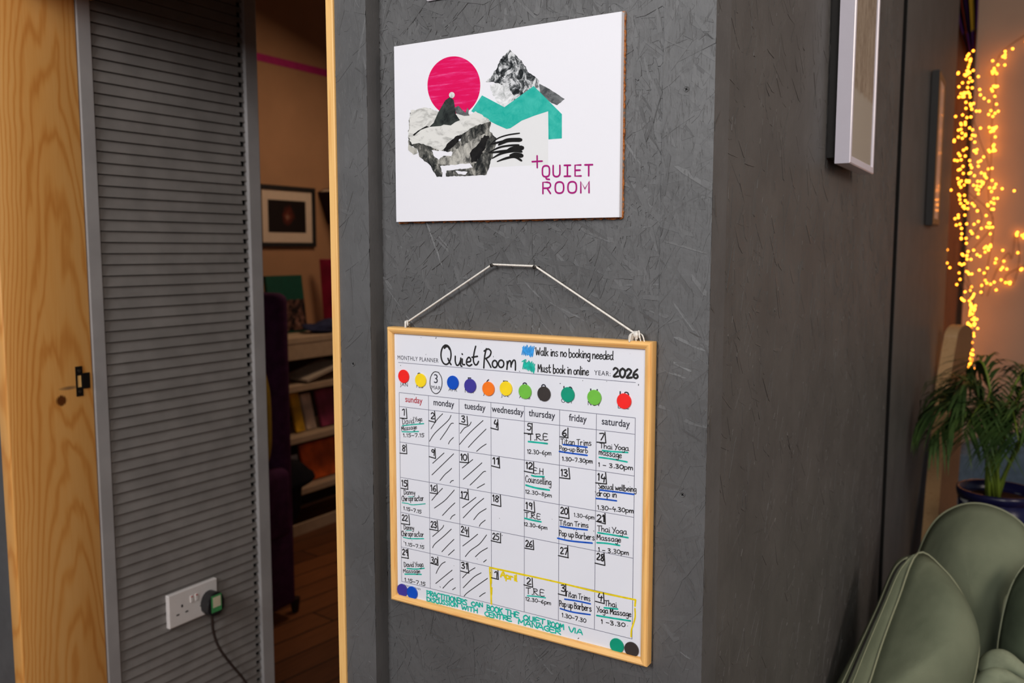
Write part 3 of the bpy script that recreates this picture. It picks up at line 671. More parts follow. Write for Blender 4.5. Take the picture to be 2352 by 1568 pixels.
# hatched closed days
hat = {'5': [[(785, 600), (880, 455), (975, 355)], [(760, 805), (850, 670), (1060, 470), (1112, 380)], [(935, 780), (1040, 630), (1110, 520), (1152, 510)], [(1070, 850), (1095, 800), (1152, 742)],
             [(1265, 675), (1330, 590), (1410, 545), (1442, 490)], [(1250, 858), (1420, 665), (1636, 466)], [(1395, 905), (1500, 790), (1685, 606)], [(1530, 970), (1610, 900), (1688, 850)],
             [(812, 1165), (900, 1085), (998, 996)], [(800, 1355), (960, 1200), (1155, 1010)], [(932, 1447), (1010, 1350), (1080, 1290), (1122, 1248)], [(1098, 1485), (1120, 1455), (1152, 1446)],
             [(1296, 1242), (1468, 1104)], [(1312, 1428), (1470, 1290), (1618, 1158)], [(1424, 1522), (1540, 1410), (1640, 1308), (1680, 1298)], [(1540, 1570), (1662, 1502)]],
       '8': [[(798, 488), (870, 400), (972, 292)], [(840, 615), (1000, 500), (1110, 385), (1165, 320)], [(972, 736), (1080, 620), (1175, 530)], [(1102, 795), (1130, 750), (1178, 720)],
             [(1300, 608), (1430, 510), (1520, 440)], [(1312, 775), (1500, 580), (1648, 456)], [(1484, 805), (1570, 700), (1688, 625)], [(1574, 916), (1600, 870), (1672, 812)],
             [(810, 1080), (960, 950), (992, 895)], [(810, 1265), (850, 1200), (1000, 1070), (1116, 960)], [(962, 1330), (1060, 1225), (1160, 1127)], [(1068, 1386), (1166, 1297)],
             [(1304, 1235), (1430, 1140), (1548, 1042)], [(1345, 1410), (1430, 1310), (1580, 1200), (1694, 1055)], [(1510, 1412), (1600, 1330), (1710, 1266)], [(1645, 1498), (1690, 1462)]],
       '9': [[(868, 615), (900, 545), (960, 460), (1018, 426)], [(862, 780), (990, 675), (1130, 562)], [(978, 857), (1080, 750), (1146, 700)], [(1138, 882), (1184, 848)],
             [(1300, 687), (1400, 590), (1506, 522)], [(1312, 850), (1480, 680), (1605, 606)], [(1326, 988), (1380, 930), (1560, 800), (1710, 695)], [(1578, 995), (1630, 955), (1674, 930)]]}
for z, L in hat.items():
    for pts in L: stroke(z, pts, 11.5, blk)
# entries
say('5', 'David', 318, 530, 505, 508, 92, 9); say('5', 'Yoga', 525, 482, 640, 474, 70, 9)
say('5', 'Massage', 302, 632, 552, 600, 66, 10); say('5', '1.15-7.15', 328, 735, 672, 735, 62, 10)
say('6', 'T.R.E', 170, 575, 480, 572, 102, 15); say('6', '12.30-6pm', 150, 790, 545, 822, 76, 11)
say('6', 'Titan Trims', 700, 640, 1200, 662, 92, 12); say('6', 'Pop-up Barb', 675, 735, 1140, 782, 74, 12); say('6', '1.30-7.30pm', 722, 905, 1220, 952, 70, 13)
say('6', 'Thai Yoga', 1340, 702, 1810, 745, 84, 13); say('6', 'massage', 1320, 806, 1692, 866, 96, 13); say('6', '1 - 3.30pm', 1312, 1002, 1880, 1062, 74, 14)
say('6', 'E.H', 250, 1115, 415, 1140, 95, 13); say('6', 'Counselling', 120, 1255, 540, 1312, 108, 12); say('6', '12.30-8pm', 118, 1440, 550, 1508, 66, 11)
say('6', 'Sexual wellbeing', 1312, 1362, 1932, 1420, 88, 13); say('6', 'drop in', 1285, 1485, 1612, 1508, 92, 14)
say('7', '1.30-4.30pm', 1298, 492, 1892, 556, 76, 14); say('7', 'T.R.E', 115, 625, 360, 660, 88, 13); say('7', '12.30-6pm', 96, 758, 480, 826, 64, 11)
say('7', '1.30-6pm', 914, 612, 1252, 660, 68, 11); say('7', 'Titan Trims', 680, 746, 1152, 792, 80, 12); say('7', 'Pop up Barbers', 672, 922, 1252, 1000, 92, 13)
say('7', 'Thai Yoga', 1298, 845, 1778, 905, 90, 13); say('7', 'Massage', 1286, 985, 1682, 1035, 86, 13); say('7', '1 - 3.30pm', 1312, 1182, 1812, 1242, 76, 13)
say('8', 'Danny', 342, 390, 522, 396, 76, 10); say('8', 'Chiropractor', 308, 500, 670, 495, 84, 11); say('8', '1.15-7.15', 332, 640, 626, 706, 58, 11)
say('8', 'Danny', 340, 962, 506, 972, 70, 10); say('8', 'Chiropractor', 300, 1072, 670, 1085, 82, 11); say('8', '1.15-7.15', 360, 1225, 672, 1285, 58, 11)
say('9', 'David Yoga', 345, 508, 662, 505, 76, 10); say('9', 'Massage', 330, 604, 606, 606, 60, 10); say('9', '1.15-7.15', 352, 742, 690, 820, 62, 11)
say('a', 'T.R.E', 112, 490, 350, 522, 84, 11); say('a', '12.30-6pm', 100, 578, 446, 642, 54, 9)
say('a', 'Titan Trims', 640, 522, 978, 590, 72, 10); say('a', 'Pop up Barbers', 560, 655, 992, 728, 80, 11); say('a', '1.30-7.30', 592, 800, 920, 882, 58, 10)
say('a', 'Thai', 1172, 650, 1332, 674, 74, 11); say('a', 'Yoga Massage', 1066, 735, 1530, 802, 74, 11); say('a', '1 -3.30', 1122, 890, 1450, 940, 60, 11)
YU = YB-.00024
for z, pts, wp in (('5', [(315, 552), (450, 535), (665, 517)], 18), ('5', [(310, 648), (440, 652), (580, 645)], 18), ('6', [(170, 597), (300, 610), (478, 630)], 28), ('6', [(1380, 742), (1520, 758), (1795, 775)], 26), ('6', [(1330, 855), (1520, 880), (1785, 930)], 26), ('6', [(222, 1150), (280, 1165), (425, 1172)], 28), ('6', [(130, 1310), (290, 1355), (510, 1390)], 30), ('7', [(110, 640), (220, 668), (375, 698)], 27), ('7', [(1308, 876), (1500, 905), (1800, 958)], 27), ('7', [(1292, 1040), (1450, 1050), (1662, 1085)], 27), ('8', [(410, 428), (470, 430), (512, 424)], 10), ('8', [(312, 528), (400, 540), (480, 562), (690, 545)], 15), ('8', [(372, 985), (465, 980)], 10), ('8', [(332, 1094), (450, 1115), (665, 1116)], 18), ('9', [(392, 535), (540, 545), (674, 530)], 20), ('9', [(356, 628), (480, 628), (625, 632)], 21), ('a', [(125, 517), (240, 525), (370, 545)], 17), ('a', [(1168, 680), (1345, 696)], 24), ('a', [(1065, 784), (1250, 815), (1520, 857)], 23)):
    b = NB(); stroke(z, pts, wp, b, YU); obj('teal_underline', b, mt['teal'], board)
for z, pts, wp in (('6', [(742, 646), (900, 662), (1128, 690)], 28), ('6', [(676, 758), (850, 785), (1130, 822)], 27), ('6', [(1342, 1388), (1600, 1420), (1895, 1460)], 27), ('6', [(1278, 1527), (1450, 1545), (1610, 1566)], 26), ('7', [(692, 774), (900, 805), (1132, 830)], 27), ('7', [(648, 966), (850, 1010), (1212, 1046)], 27), ('a', [(632, 563), (800, 588), (978, 626)], 21), ('a', [(572, 690), (740, 738), (975, 772)], 21)):
    b = NB(); stroke(z, pts, wp, b, YU); obj('blue_underline', b, mt['blue'], board)
# notice at the foot
for s, x0, y0, x1, y1, c in (('PRACTITIONERS', 420, 245, 900, 362, 60), ('CAN', 955, 368, 1088, 388, 50), ('BOOK', 1140, 420, 1322, 468, 64), ('THE', 1368, 470, 1520, 515, 62), ('QUIET', 1580, 536, 1838, 592, 58), ('ROOM', 1870, 608, 2066, 655, 62), ('VIA', 2126, 680, 2288, 716, 58), ('DISCUSSION', 420, 312, 788, 388, 50), ('WITH', 840, 410, 1032, 456, 52), ('CENTRE', 1116, 488, 1432, 556, 54), ('MANAGER', 1515, 582, 2020, 712, 58)):
    say('b', s, x0, y0, x1, y1, c, 15, tea, .7)
# yellow April box
stroke('9', [(1738, 520), (1765, 524), (2060, 585), (2352, 650)], 30, yel, YU); stroke('a', [(0, 215), (540, 335), (1030, 455), (1590, 572)], 23, yel, YU)
stroke('9', [(1745, 525), (1756, 700), (1765, 900), (1772, 1115)], 30, yel, YU); stroke('9', [(1780, 560), (1776, 780)], 14, yel, YU); stroke('9', [(1782, 850), (1778, 960)], 20, yel, YU)
stroke('a', [(1590, 572), (1582, 655)], 26, yel, YU); stroke('a', [(1582, 690), (1585, 800), (1560, 900), (1535, 980), (1530, 1070)], 22, yel, YU)
say('9', 'April', 1925, 672, 2190, 742, 92, 26, yel, .6)
# stray pen specks
r = random.Random(9)
for _ in range(46):
    x = r.uniform(ix0+.004, ix1-.004); z = r.choice([r.uniform(iz0, iz1), r.uniform(gz1, iz1)])
    s = r.uniform(.0003, .0009); ribbon(blk, [(x, z), (x+r.uniform(-.0012, .0012), z+r.uniform(-.0008, .0015))], s, YH)
obj('black_handwriting', blk, mt['ink'], board); obj('teal_notice', tea, mt['teal'], board); obj('teal_scribble', scb, mt['teal'], board)
obj('light_blue_scribble', sky, mt['sky_ink'], board); obj('yellow_handwriting', yel, mt['yellow_ink'], board)
# hanging cord with eyelets and knots
mt['cord'] = flat('white_cotton_cord', rgb(222, 218, 210), .8, .2, .12, 400)
YC = YW-.011
def cp(x, y, Y=YC): return aty(x, y, Y)
kL, n1, n2, kR = cp(933, 741), cp(1131, 607), cp(1229, 611), cp(1462, 768)
b = NB(); path = []
for A, B in ((kL, n1), (n1, n2), (n2, kR)): path += [A.lerp(B, k/30) for k in range(30)]
path.append(kR); tube(b, path, .0013, 8)
cord = obj('hanging_cord', b, mt['cord'], pl)
for K, sc in ((kL, .8), (kR, 1.25)):
    b = NB(); r = random.Random(int(sc*10))
    for _ in range(7 if sc > 1 else 4):
        d = V((r.uniform(-1, 1), r.uniform(-.8, .2), r.uniform(-1, .4)))*.007*sc
        tube(b, spline([K+d*.2, K+d*.7+V((0, 0, .004)), K+d+V((0, 0, -.004*sc))], 5), .001, 6)
    ball(b, K, .0036*sc, 10, 8)
    for dx in (-.008, -.004, 0, .005, .009)[:5 if sc > 1 else 0]: tube(b, spline([kR+V((dx*.3, 0, .002)), kR+V((dx, -.002, -.001)), kR+V((dx*1.3, 0, -.011-abs(dx)*.3))], 5), .0009, 6)
    obj('knot', b, mt['cord'], cord)
for K in (kL, kR):
    b = NB(); c0 = V((K.x, YF+.01, fz1+.003)); tube(b, [c0+V((math.cos(a)*.005, 0, math.sin(a)*.005)) for a in [PI*2*k/20 for k in range(21)]], .0006, 6)
    obj('eyelet', b, mt['metal'], pl)
# two nails
for K, s in ((n1, 'left'), (n2, 'right')):
    b = NB(); cyl(b, (K.x, YW+.004, K.z-.0012), (0, -1, 0), .0012, .017, 10); 
    t = NB(); rev(t, (K.x, YW-.0125, K.z-.0012), (0, -1, 0), [(.0012, 0), (.0026, .0004), (.0026, .001), (.0012, .0014)], 12); add(b, t)
    tag(obj('nail', b, mt['dark_metal'], base=(K.x, YW, K.z)), '%s of the two dark nails in the wall holding up the white planner cord' % s, 'nail')
# magnets
lab = dict(red='red', yellow='yellow', blue='bright blue', indigo='indigo', orange='orange', green='light green', black='black', jade='jade green')
MG = [('red', 926.3, 864.2, 'over the 1 of JAN, leftmost of the month row'), ('yellow', 965.3, 873.3, 'over FEB, next to the ringed MAR'), ('blue', 1039.3, 878.6, 'over APR, right of the ringed MAR'), ('indigo', 1079.2, 885.9, 'over MAY in the month row'), ('orange', 1121, 892.7, 'over JUN, the only orange one'), ('yellow', 1161.3, 892.2, 'over JUL, right of the orange one'), ('green', 1205.2, 899.3, 'over AUG, left of the black one'), ('black', 1248.7, 904.5, 'over SEP in the month row'), ('jade', 1303.4, 906.2, 'over OCT in the month row'), ('green', 1364.4, 912.7, 'over NOV, left of the red one'), ('red', 1432.7, 921.1, 'over DEC, rightmost of the month row'), ('indigo', 923.5, 1355.6, 'in the bottom left corner of the planner'), ('blue', 946, 1361.5, 'at the bottom left, touching the indigo one'), ('jade', 1416.2, 1483.1, 'at the bottom right of the planner, left of a black one'), ('black', 1450, 1491.7, 'in the bottom right corner of the planner')]
for c, px, py, s in MG:
    p = aty(px, py, YB-.002); b = NB()
    rev(b, (p.x, YB-.0004, p.z), (0, -1, 0), [(.0096, 0), (.0097, .0004), (.0097, .0012), (.0094, .0016), (.0001, .0017)], 40)
    tag(obj('round_magnet', b, mt['mag_'+c], base=(p.x, YB, p.z)), '%s round magnet %s' % (lab[c], s), 'magnet', 'round magnets on the planner')
# screws in the wall boards
for px, py, Y, s in ((1577, 205, YW-.0022, 'painted-over screw in the corner board right of the acrylic sign'), (1568, 1135, YW-.0022, 'painted-over screw in the corner board right of the planner'), (812, 835, yp, 'painted-over screw in the narrow upright board left of the planner')):
    p = aty(px, py, Y); b = NB(); t = NB()
    rev(b, (p.x, Y+.002, p.z), (0, -1, 0), [(.0035, 0), (.0035, .0026), (.003, .0032), (.0024, .0029), (.0005, .0027)], 24)
    sc = obj('screw', b, mt['osb'], base=(p.x, Y, p.z)); tag(sc, s, 'screw')
    for a in (0.5, 0.5+PI/2):
        box(t, (-.0019, 0, -.00045), (.0019, .0005, .00045), 0, Matrix.Translation((p.x, Y-.0013, p.z)) @ Matrix.Rotation(a, 4, 'Y'))
    obj('cross_slot', t, mt['black_gap'], sc)
# ================================================================== DOORWAY: socket, plug
XS = XL+.002
def lpt(px, py, o=0): p = hit(px, py, (XL+o, 0, 0), (1, 0, 0)); return p
a_ = lpt(386, 1367, .008); b_ = lpt(498, 1328, .008); c_ = lpt(387, 1447, .008)
ky0, ky1 = a_.y, b_.y; kz1 = (a_.z+b_.z)/2; kz0 = c_.z
wsock = thing('wall_socket', 'white double wall socket low on the grey slatted wall', 'socket', (XL, (ky0+ky1)/2, kz0))
mt['plastic'] = flat('white_plastic', rgb(226, 220, 216), .35, .5, .02)
b = NB(); bevbox(b, (XL-.004, ky0, kz0), (XL+.009, ky1, kz1), .0025, 3); obj('face_plate', b, mt['plastic'], wsock, smooth=False)
kw = ky1-ky0; kh = kz1-kz0
mt['hole'] = flat('socket_hole', (.02, .018, .018, 1), .8, .1); mt['red'] = flat('red_mark', rgb(196, 70, 60), .5, .3)
def kq(u, v): return V((XL+.009, ky0+kw*u, kz0+kh*v))
for u in (.26, .74):
    b = NB()
    for du, dv, sw, sh in ((0, .14, .018, .04), (-.09, -.08, .03, .022), (.09, -.08, .03, .022)):
        p = kq(u+du, .42+dv); box(b, (p.x, p.y-kw*sw, p.z-kh*sh), (p.x+.0002, p.y+kw*sw, p.z+kh*sh))
    obj('pin_holes', b, mt['hole'], wsock)
for u in (.45, .55):
    b = NB(); p = kq(u, .66); bevbox(b, (p.x-.001, p.y-kw*.026, p.z-kh*.1), (p.x+.0022, p.y+kw*.026, p.z+kh*.1), .0006, 1); sw = obj('rocker_switch', b, mt['plastic'], wsock)
    b = NB(); p = kq(u, .735); box(b, (p.x+.0021, p.y-kw*.018, p.z-kh*.02), (p.x+.0025, p.y+kw*.018, p.z+kh*.02)); obj('red_mark', b, mt['red'], sw)
pc = kq(.80, .42)
plug = thing('mains_plug', 'black plug with a green and white label in the right half of the wall socket', 'plug', tuple(pc))
mt['black_plastic'] = flat('black_plastic', (.016, .016, .017, 1), .4, .5); mt['label_green'] = flat('green_label', rgb(70, 150, 88), .5, .3); mt['label_white'] = flat('cream_label', rgb(214, 204, 176), .6, .3)
b = NB(); hw = kw*.17
pts = [(pc.y+hw*math.cos(t)*(1.0), pc.z+hw*1.05*math.sin(t)) for t in [PI*k/12 for k in range(13)]]+[(pc.y-hw, pc.z-hw*.8), (pc.y-hw*.5, pc.z-hw*1.35), (pc.y+hw*.5, pc.z-hw*1.35), (pc.y+hw, pc.z-hw*.8)]
t = NB(); prism(t, [(pc.x+.0003, y, z) for y, z in pts], (.03, 0, 0)); bmesh.ops.bevel(t, geom=t.edges[:], offset=.002, segments=2, affect='EDGES'); add(b, t)
obj('plug_body', b, mt['black_plastic'], plug)
b = NB(); box(b, (pc.x+.0302, pc.y-hw*.62, pc.z-hw*.95), (pc.x+.0312, pc.y+hw*.62, pc.z+hw*.8)); lg = obj('green_label', b, mt['label_green'], plug)
b = NB(); box(b, (pc.x+.0312, pc.y-hw*.45, pc.z-hw*.45), (pc.x+.0316, pc.y+hw*.5, pc.z+hw*.62)); obj('white_patch', b, mt['label_white'], lg)
b = NB(); cab = [V((pc.x+.015, pc.y-hw*.1, pc.z-hw*1.3))]+[lpt(x, y, .012) for x, y in ((490, 1450), (505, 1490), (535, 1530), (560, 1560), (590, 1610), (610, 1680))]
cab += [V((XL+.02, cab[-1].y+.03, .02)), V((XL+.1, cab[-1].y+.1, .006))]
tube(b, spline(cab, 8), .0034, 8); obj('cable', b, flat('dark_brown_cable', rgb(52, 42, 38), .5, .4), plug, smooth=True)
# ================================================================== BACK ROOM
XP = XB+.018
def bq(px, py, X): return hit(px, py, (X, 0, 0), (1, 0, 0))
def bz(pts, X): P = [bq(x, y, X) for x, y in pts]; return (P[0].y+P[-1].y)/2, P
# magenta stripe painted along the wall
s0, s1 = bq(590, 128, XB), bq(750, 170, XB); zc = (s0.z+s1.z)/2; hh = abs(bq(640, 135, XB).z-bq(640, 152, XB).z)/2
b = NB(); box(b, (XB, 1.1, zc-hh), (XB+.004, 6.1, zc+hh)); struct('trim_7', b, flat('magenta_stripe', rgb(176, 40, 110), .7, .2), 'magenta stripe painted along the beige wall')
# picture
P = [bq(x, y, XP) for x, y in ((593, 421), (724, 433), (727, 566), (596, 567))]
py0 = (P[0].y+P[3].y)/2; py1 = (P[1].y+P[2].y)/2; pz1 = (P[0].z+P[1].z)/2; pz0 = (P[2].z+P[3].z)/2
fpic = thing('framed_photo', 'small dark photo in a cream mat and thin black frame on the beige wall', 'picture', (XB, (py0+py1)/2, pz0))
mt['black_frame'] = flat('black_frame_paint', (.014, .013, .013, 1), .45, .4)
fwid = (py1-py0)*.055
def picframe(nm, parent, mk_pt, u0, u1, v0, v1, wd, d0, d1, m):
    """four mitred rails; mk_pt(u, d, v) -> world"""
    for A, B, inn in (((u0, v1), (u1, v1), (0, -1)), ((u0, v0), (u1, v0), (0, 1)), ((u0, v0), (u0, v1), (1, 0)), ((u1, v0), (u1, v1), (-1, 0))):
        d = (V(B)-V(A)).normalized(); b = NB(); ra, rb = [], []; e = min(.0018, wd*.2)
        for a, dep in ((0, d0), (0, d1-e), (e, d1), (wd-e, d1), (wd, d1-e), (wd, d0)):
            p = V(A)+d*a+V(inn)*a; q = V(B)-d*a+V(inn)*a
            ra.append(b.verts.new(mk_pt(p.x, dep, p.y))); rb.append(b.verts.new(mk_pt(q.x, dep, q.y)))
        k = len(ra)
        for i in range(k): b.faces.new((ra[i], rb[i], rb[(i+1) % k], ra[(i+1) % k]))
        b.faces.new(ra); b.faces.new(rb[::-1]); obj(nm, b, m, parent)
bk = lambda u, d, v: V((XB+d, u, v))
picframe('frame_rail', fpic, bk, py0, py1, pz0, pz1, fwid, .001, .02, mt['black_frame'])
b = NB(); box(b, (XB+.001, py0+fwid*.8, pz0+fwid*.8), (XB+.010, py1-fwid*.8, pz1-fwid*.8)); obj('mat_board', b, flat('cream_mat', rgb(216, 196, 176), .8, .2, .02), fpic)
m0, m1 = (py1-py0)*.17, (pz1-pz0)*.235
n = NT('dark_photo'); v = n.coord(); g = n.noise(v, 14, 5, .65)
sp0 = n.n('ShaderNodeTexGradient', gradient_type='SPHERICAL', i_0=n.map(v, (11, 11, 9), (0, 0, 0), (0, -.1, -(pz1-pz0)*.5*9))).outputs[1]
n.set(n.ramp(n.math('MULTIPLY', sp0, g), [(0.2, rgb(26, 18, 16)), (0.36, rgb(92, 36, 24)), (.5, rgb(150, 112, 94))]), .4, .3)
b = NB(); box(b, (XB+.010, py0+m0, pz0+m1), (XB+.0108, py1-m0, pz1-m1)); obj('photo_print', b, n.m, fpic)
# leaning book by the picture
def slab_book(nm, label, cat, c, ydir, zdir, w_, h_, t_, cover, page, group=None, nrm=None):
    """closed book: cover boards + page block. c centre, ydir width dir, zdir height dir, t thickness"""
    ydir = V(ydir).normalized(); zdir = (V(zdir)-ydir*V(zdir).dot(ydir)).normalized(); n_ = ydir.cross(zdir)
    Mx = Matrix((ydir.to_4d(), zdir.to_4d(), n_.to_4d(), V((0, 0, 0, 1)))).transposed(); Mx.translation = c
    low = min((Mx @ V((sx*w_/2, sz*h_/2, st*t_/2))).z for sx in (-1, 1) for sz in (-1, 1) for st in (-1, 1))
    t = thing(nm, label, cat, (c[0], c[1], low), group)
    b = NB(); ct = max(.0018, t_*.08)
    box(b, (-w_/2, -h_/2, -t_/2), (w_/2, h_/2, -t_/2+ct), 0, Mx); box(b, (-w_/2, -h_/2, t_/2-ct), (w_/2, h_/2, t_/2), 0, Mx); box(b, (-w_/2, -h_/2, -t_/2), (-w_/2+ct, h_/2, t_/2), 0, Mx)
    obj('cover', b, cover, t)
    b = NB(); box(b, (-w_/2+ct, -h_/2+.003, -t_/2+ct), (w_/2-.003, h_/2-.003, t_/2-ct), 0, Mx); obj('pages', b, page, t)
    return t
mt['page'] = flat('page_edges', rgb(206, 186, 164), .8, .2)
cb = bq(752, 470, XB+.035)
slab_book('hardback_book', 'dark hardback book propped at a slant on the wall beside the framed photo', 'book', V((XB+.075, cb.y+.02, cb.z-.01)), (1, .0, 0), (0, -.42, 1), .14, .2, .055, flat('dark_plum_cover', rgb(44, 24, 52), .5, .3), mt['page'])
# shelf unit in the back room
XF = XB+.36                                       # shelf fronts
mt['shelf'] = flat('pale_shelf_board', rgb(188, 164, 138), .6, .3, .05)
ysh0 = bq(660, 780, XF).y-.25; ysh1 = ysh0+1.3
zs_ = [(bq(700, 773, XF).z+bq(700, 788, XF).z)/2, bq(700, 890, XF).z, bq(700, 1008, XF).z, bq(720, 1122, XF).z, bq(738, 1200, XF).z-.1]
shelf = thing('display_shelf', 'pale shelf unit full of books and magazines in the dim back room', 'shelf', (XB+.01, (ysh0+ysh1)/2, 0))
for i, z in enumerate(zs_):
    b = NB(); bevbox(b, (XB+.01, ysh0, z-.016), (XF, ysh1, z+.016), .002, 1); obj('shelf_board', b, mt['shelf'], shelf)
for y in (ysh0-.02, ysh1):
    b = NB(); bevbox(b, (XB+.01, y, 0), (XF-.01, y+.02, zs_[0]), .002, 1); obj('side_panel', b, mt['shelf'], shelf)
b = NB(); box(b, (XB+.005, ysh0, .02), (XB+.012, ysh1, zs_[0]-.016)); obj('back_panel', b, flat('dark_back_panel', rgb(60, 44, 36), .7, .2), shelf)
b = NB(); bevbox(b, (XF-.015, ysh0, zs_[0]-.1), (XF-.003, ysh1, zs_[0]-.0165), .002, 1); obj('front_apron', b, mt['shelf'], shelf)
b = NB(); bevbox(b, (XF-.02, ysh0, .06), (XF-.006, ysh1, zs_[4]-.0165), .002, 1); obj('plinth', b, mt['shelf'], shelf)
def at_px(px, X): return bq(px, 800, X).y
mt['green_cover'] = flat('green_cover', rgb(16, 74, 60), .5, .3); mt['mag_dark'] = flat('dark_magazine', rgb(34, 28, 32), .5, .3)
top = zs_[0]+.016
# on the shelf top: tall green picture book, pink book, dark cloth
gy0, gy1 = bq(612, 633, XB+.12).y, bq(695, 633, XB+.12).y; gz = bq(655, 633, XB+.12).z
gb = slab_book('picture_book', 'tall green picture book with a dark photo on its front, standing on the shelf top', 'book', V((XB+.12, (gy0+gy1)/2, (gz+top)/2+.001)), (0, 1, 0), (-.12, 0, 1), gy1-gy0, (gz-top)*1.0, .02, mt['green_cover'], mt['page'])
n = NT('dark_cover_photo'); n.set(n.ramp(n.noise(n.coord(), 22, 4, .6), [(0.45, rgb(24, 20, 22)), (0.6, rgb(120, 84, 72)), (.7, rgb(176, 140, 124))]), .5, .2)
b = NB(); H_ = gz-top
prism(b, [V((XB+.1325+(-.12)*(z-(gz+top)/2), y, z)) for y, z in ((gy0+(gy1-gy0)*.42, top+.015), (gy1-.002, top+.015), (gy1-.002, top+H_*.58), (gy0+(gy1-gy0)*.42, top+H_*.58))], (.0012, 0, 0)); obj('cover_photo', b, n.m, gb)
py_ = bq(748, 660, XB+.16)
slab_book('annual_book', 'pink and red book leaning on the shelf top behind the pine door edge', 'book', V((XB+.16, py_.y+.09, (bq(745, 592, XB+.16).z+top)/2)), (.9, .35, 0), (0, -.14, 1), .17, (bq(745, 592, XB+.16).z-top)*.97, .03, flat('pink_red_cover', rgb(158, 26, 62), .45, .3, .3, 9), mt['page'])
b = NB(); r = random.Random(5)
def heap(b, c, rx, ry, rz, seed, bump=.25):
    t = NB(); bmesh.ops.create_icosphere(t, subdivisions=3, radius=1); rr = random.Random(seed); ph = [rr.uniform(0, 6) for _ in range(6)]
    for v in t.verts:
        p = v.co.copy(); k = 1+bump*(math.sin(3*p.x+ph[0])*math.sin(4*p.y+ph[1])+.5*math.sin(6*p.z+ph[2]+3*p.x))
        v.co = V((c[0]+p.x*rx*k, c[1]+p.y*ry*k, max(c[2], c[2]+(p.z*.5+.45)*rz*2*k*.6)))
    for f in t.faces: f.smooth = True
    add(b, t)
cy_ = at_px(735, XB+.25); heap(b, (XB+.26, cy_+.03, top), .075, .13, .05, 4); tag(obj('scarf', b, flat('dark_blue_cloth', rgb(52, 56, 84), .9, .1, .2, 20), base=(XB+.26, cy_, top)), 'crumpled dark blue cloth on the front of the shelf top', 'scarf')
# magazines on the lower shelves
def shelf_books(z, items, clear):
    for nm, label, px0, px1, hgt, col, lean, page in items:
        ya, yb = at_px(px0, XF-.09), at_px(px1, XF-.09); w_ = max(.03, abs(yb-ya))
        slab_book(nm, label, 'magazine' if 'magazine' in nm else 'book', V((XF-.1-abs(lean)*hgt*.2, (ya+yb)/2, z+.016+hgt/2*math.cos(lean*.5)+.004)), (0, 1, 0), (-.25, lean, 1), w_, hgt, .014, flat(nm+'_cover_'+str(px0), rgb(*col), .5, .3, .3, 12), mt['page'])
gap1 = zs_[0]-.1-zs_[1]; gap2 = zs_[1]-zs_[2]-.03; gap3 = zs_[2]-zs_[3]-.03
b = NB()
slab_book('white_magazine', 'pale magazine lying slanted in the gap under the shelf top', 'magazine', V((XF-.09, at_px(712, XF-.09)+.03, zs_[1]+.016+.052)), (0, 1, .22), (-1, 0, .05), .3, .18, .012, flat('pale_magazine_cover', rgb(190, 176, 160), .5, .3), mt['page'])
shelf_books(zs_[2], [('yellow_magazine', 'yellow magazine standing on the second shelf, beside the purple chair', 672, 692, gap2*.86, (226, 176, 40), .12, 0), ('white_edged_book', 'book with a broad white edge leaning on the second shelf next to the yellow magazine', 700, 722, gap2*.8, (214, 190, 170), .42, 0), ('pink_magazine', 'purple and pink magazine standing on the second shelf by the pine door edge', 730, 770, gap2*.84, (140, 52, 84), .05, 0)], gap2)
shelf_books(zs_[3], [('grey_magazine', 'pale grey magazine on the third shelf beside the chair', 655, 684, gap3*.62, (178, 182, 190), -.1, 0), ('orange_magazine', 'large orange magazine on the third shelf', 690, 790, gap3*.8, (206, 88, 26), .0, 0)], gap3)
# purple armchair in front of the shelf
mt['plum'] = flat('plum_velvet', rgb(74, 36, 70), .9, .15, .2, 25)
def pillow(bm, Mx, w_, h_, t_, p=3.2, nu=20, nv=20, sag=0):
    """soft pad: superellipse outline, thickness fading to the seam"""
    top, bot = {}, {}
    for i in range(nu+1):
        for j in range(nv+1):
            u = -1+2*i/nu; v = -1+2*j/nv
            a = u*math.sqrt(max(0, 1-.5*abs(v)**p*.35)); c_ = v*math.sqrt(max(0, 1-.5*abs(u)**p*.35))
            k = max(0, (1-abs(u)**p)*(1-abs(v)**p))**.42
            top[i, j] = bm.verts.new(Mx @ V((a*w_/2, c_*h_/2, t_/2*k)))
            bot[i, j] = top[i, j] if (i in (0, nu) or j in (0, nv)) else bm.verts.new(Mx @ V((a*w_/2, c_*h_/2, -t_/2*k)))
    for i in range(nu):
        for j in range(nv):
            for g, fl in ((top, 0), (bot, 1)):
                q = [g[i, j], g[i+1, j], g[i+1, j+1], g[i, j+1]]
                try: f = bm.faces.new(q[::-1] if fl else q); f.smooth = True
                except ValueError: pass
xa = XF+.12; e0 = bq(600, 665, xa+.62); e1 = bq(667, 672, xa+.62)
ac0, ac1 = e0.y-.35, e1.y
chair = thing('wing_armchair', 'dark plum high-backed armchair standing in front of the shelf in the back room', 'armchair', (xa+.3, (ac0+ac1)/2, 0))
hz_ = e1.z
b = NB(); bevbox(b, (xa+.02, ac0, .05), (xa+.62, ac1+.0, .48), .03, 3); obj('seat', b, mt['plum'], chair, smooth=True)  # box runs nearly to the floor, standing for the shade under the chair
b = NB(); bevbox(b, (xa+.22, ac1-.08, .4), (xa+.62, ac1+.0, hz_), .035, 4); b2 = b
obj('backrest', b, mt['plum'], chair, smooth=True)
for x0 in (xa+.0, xa+.56):
    b = NB(); bevbox(b, (x0, ac0+.02, .36), (x0+.1, ac1-.05, .64), .035, 3); obj('armrest', b, mt['plum'], chair, smooth=True)
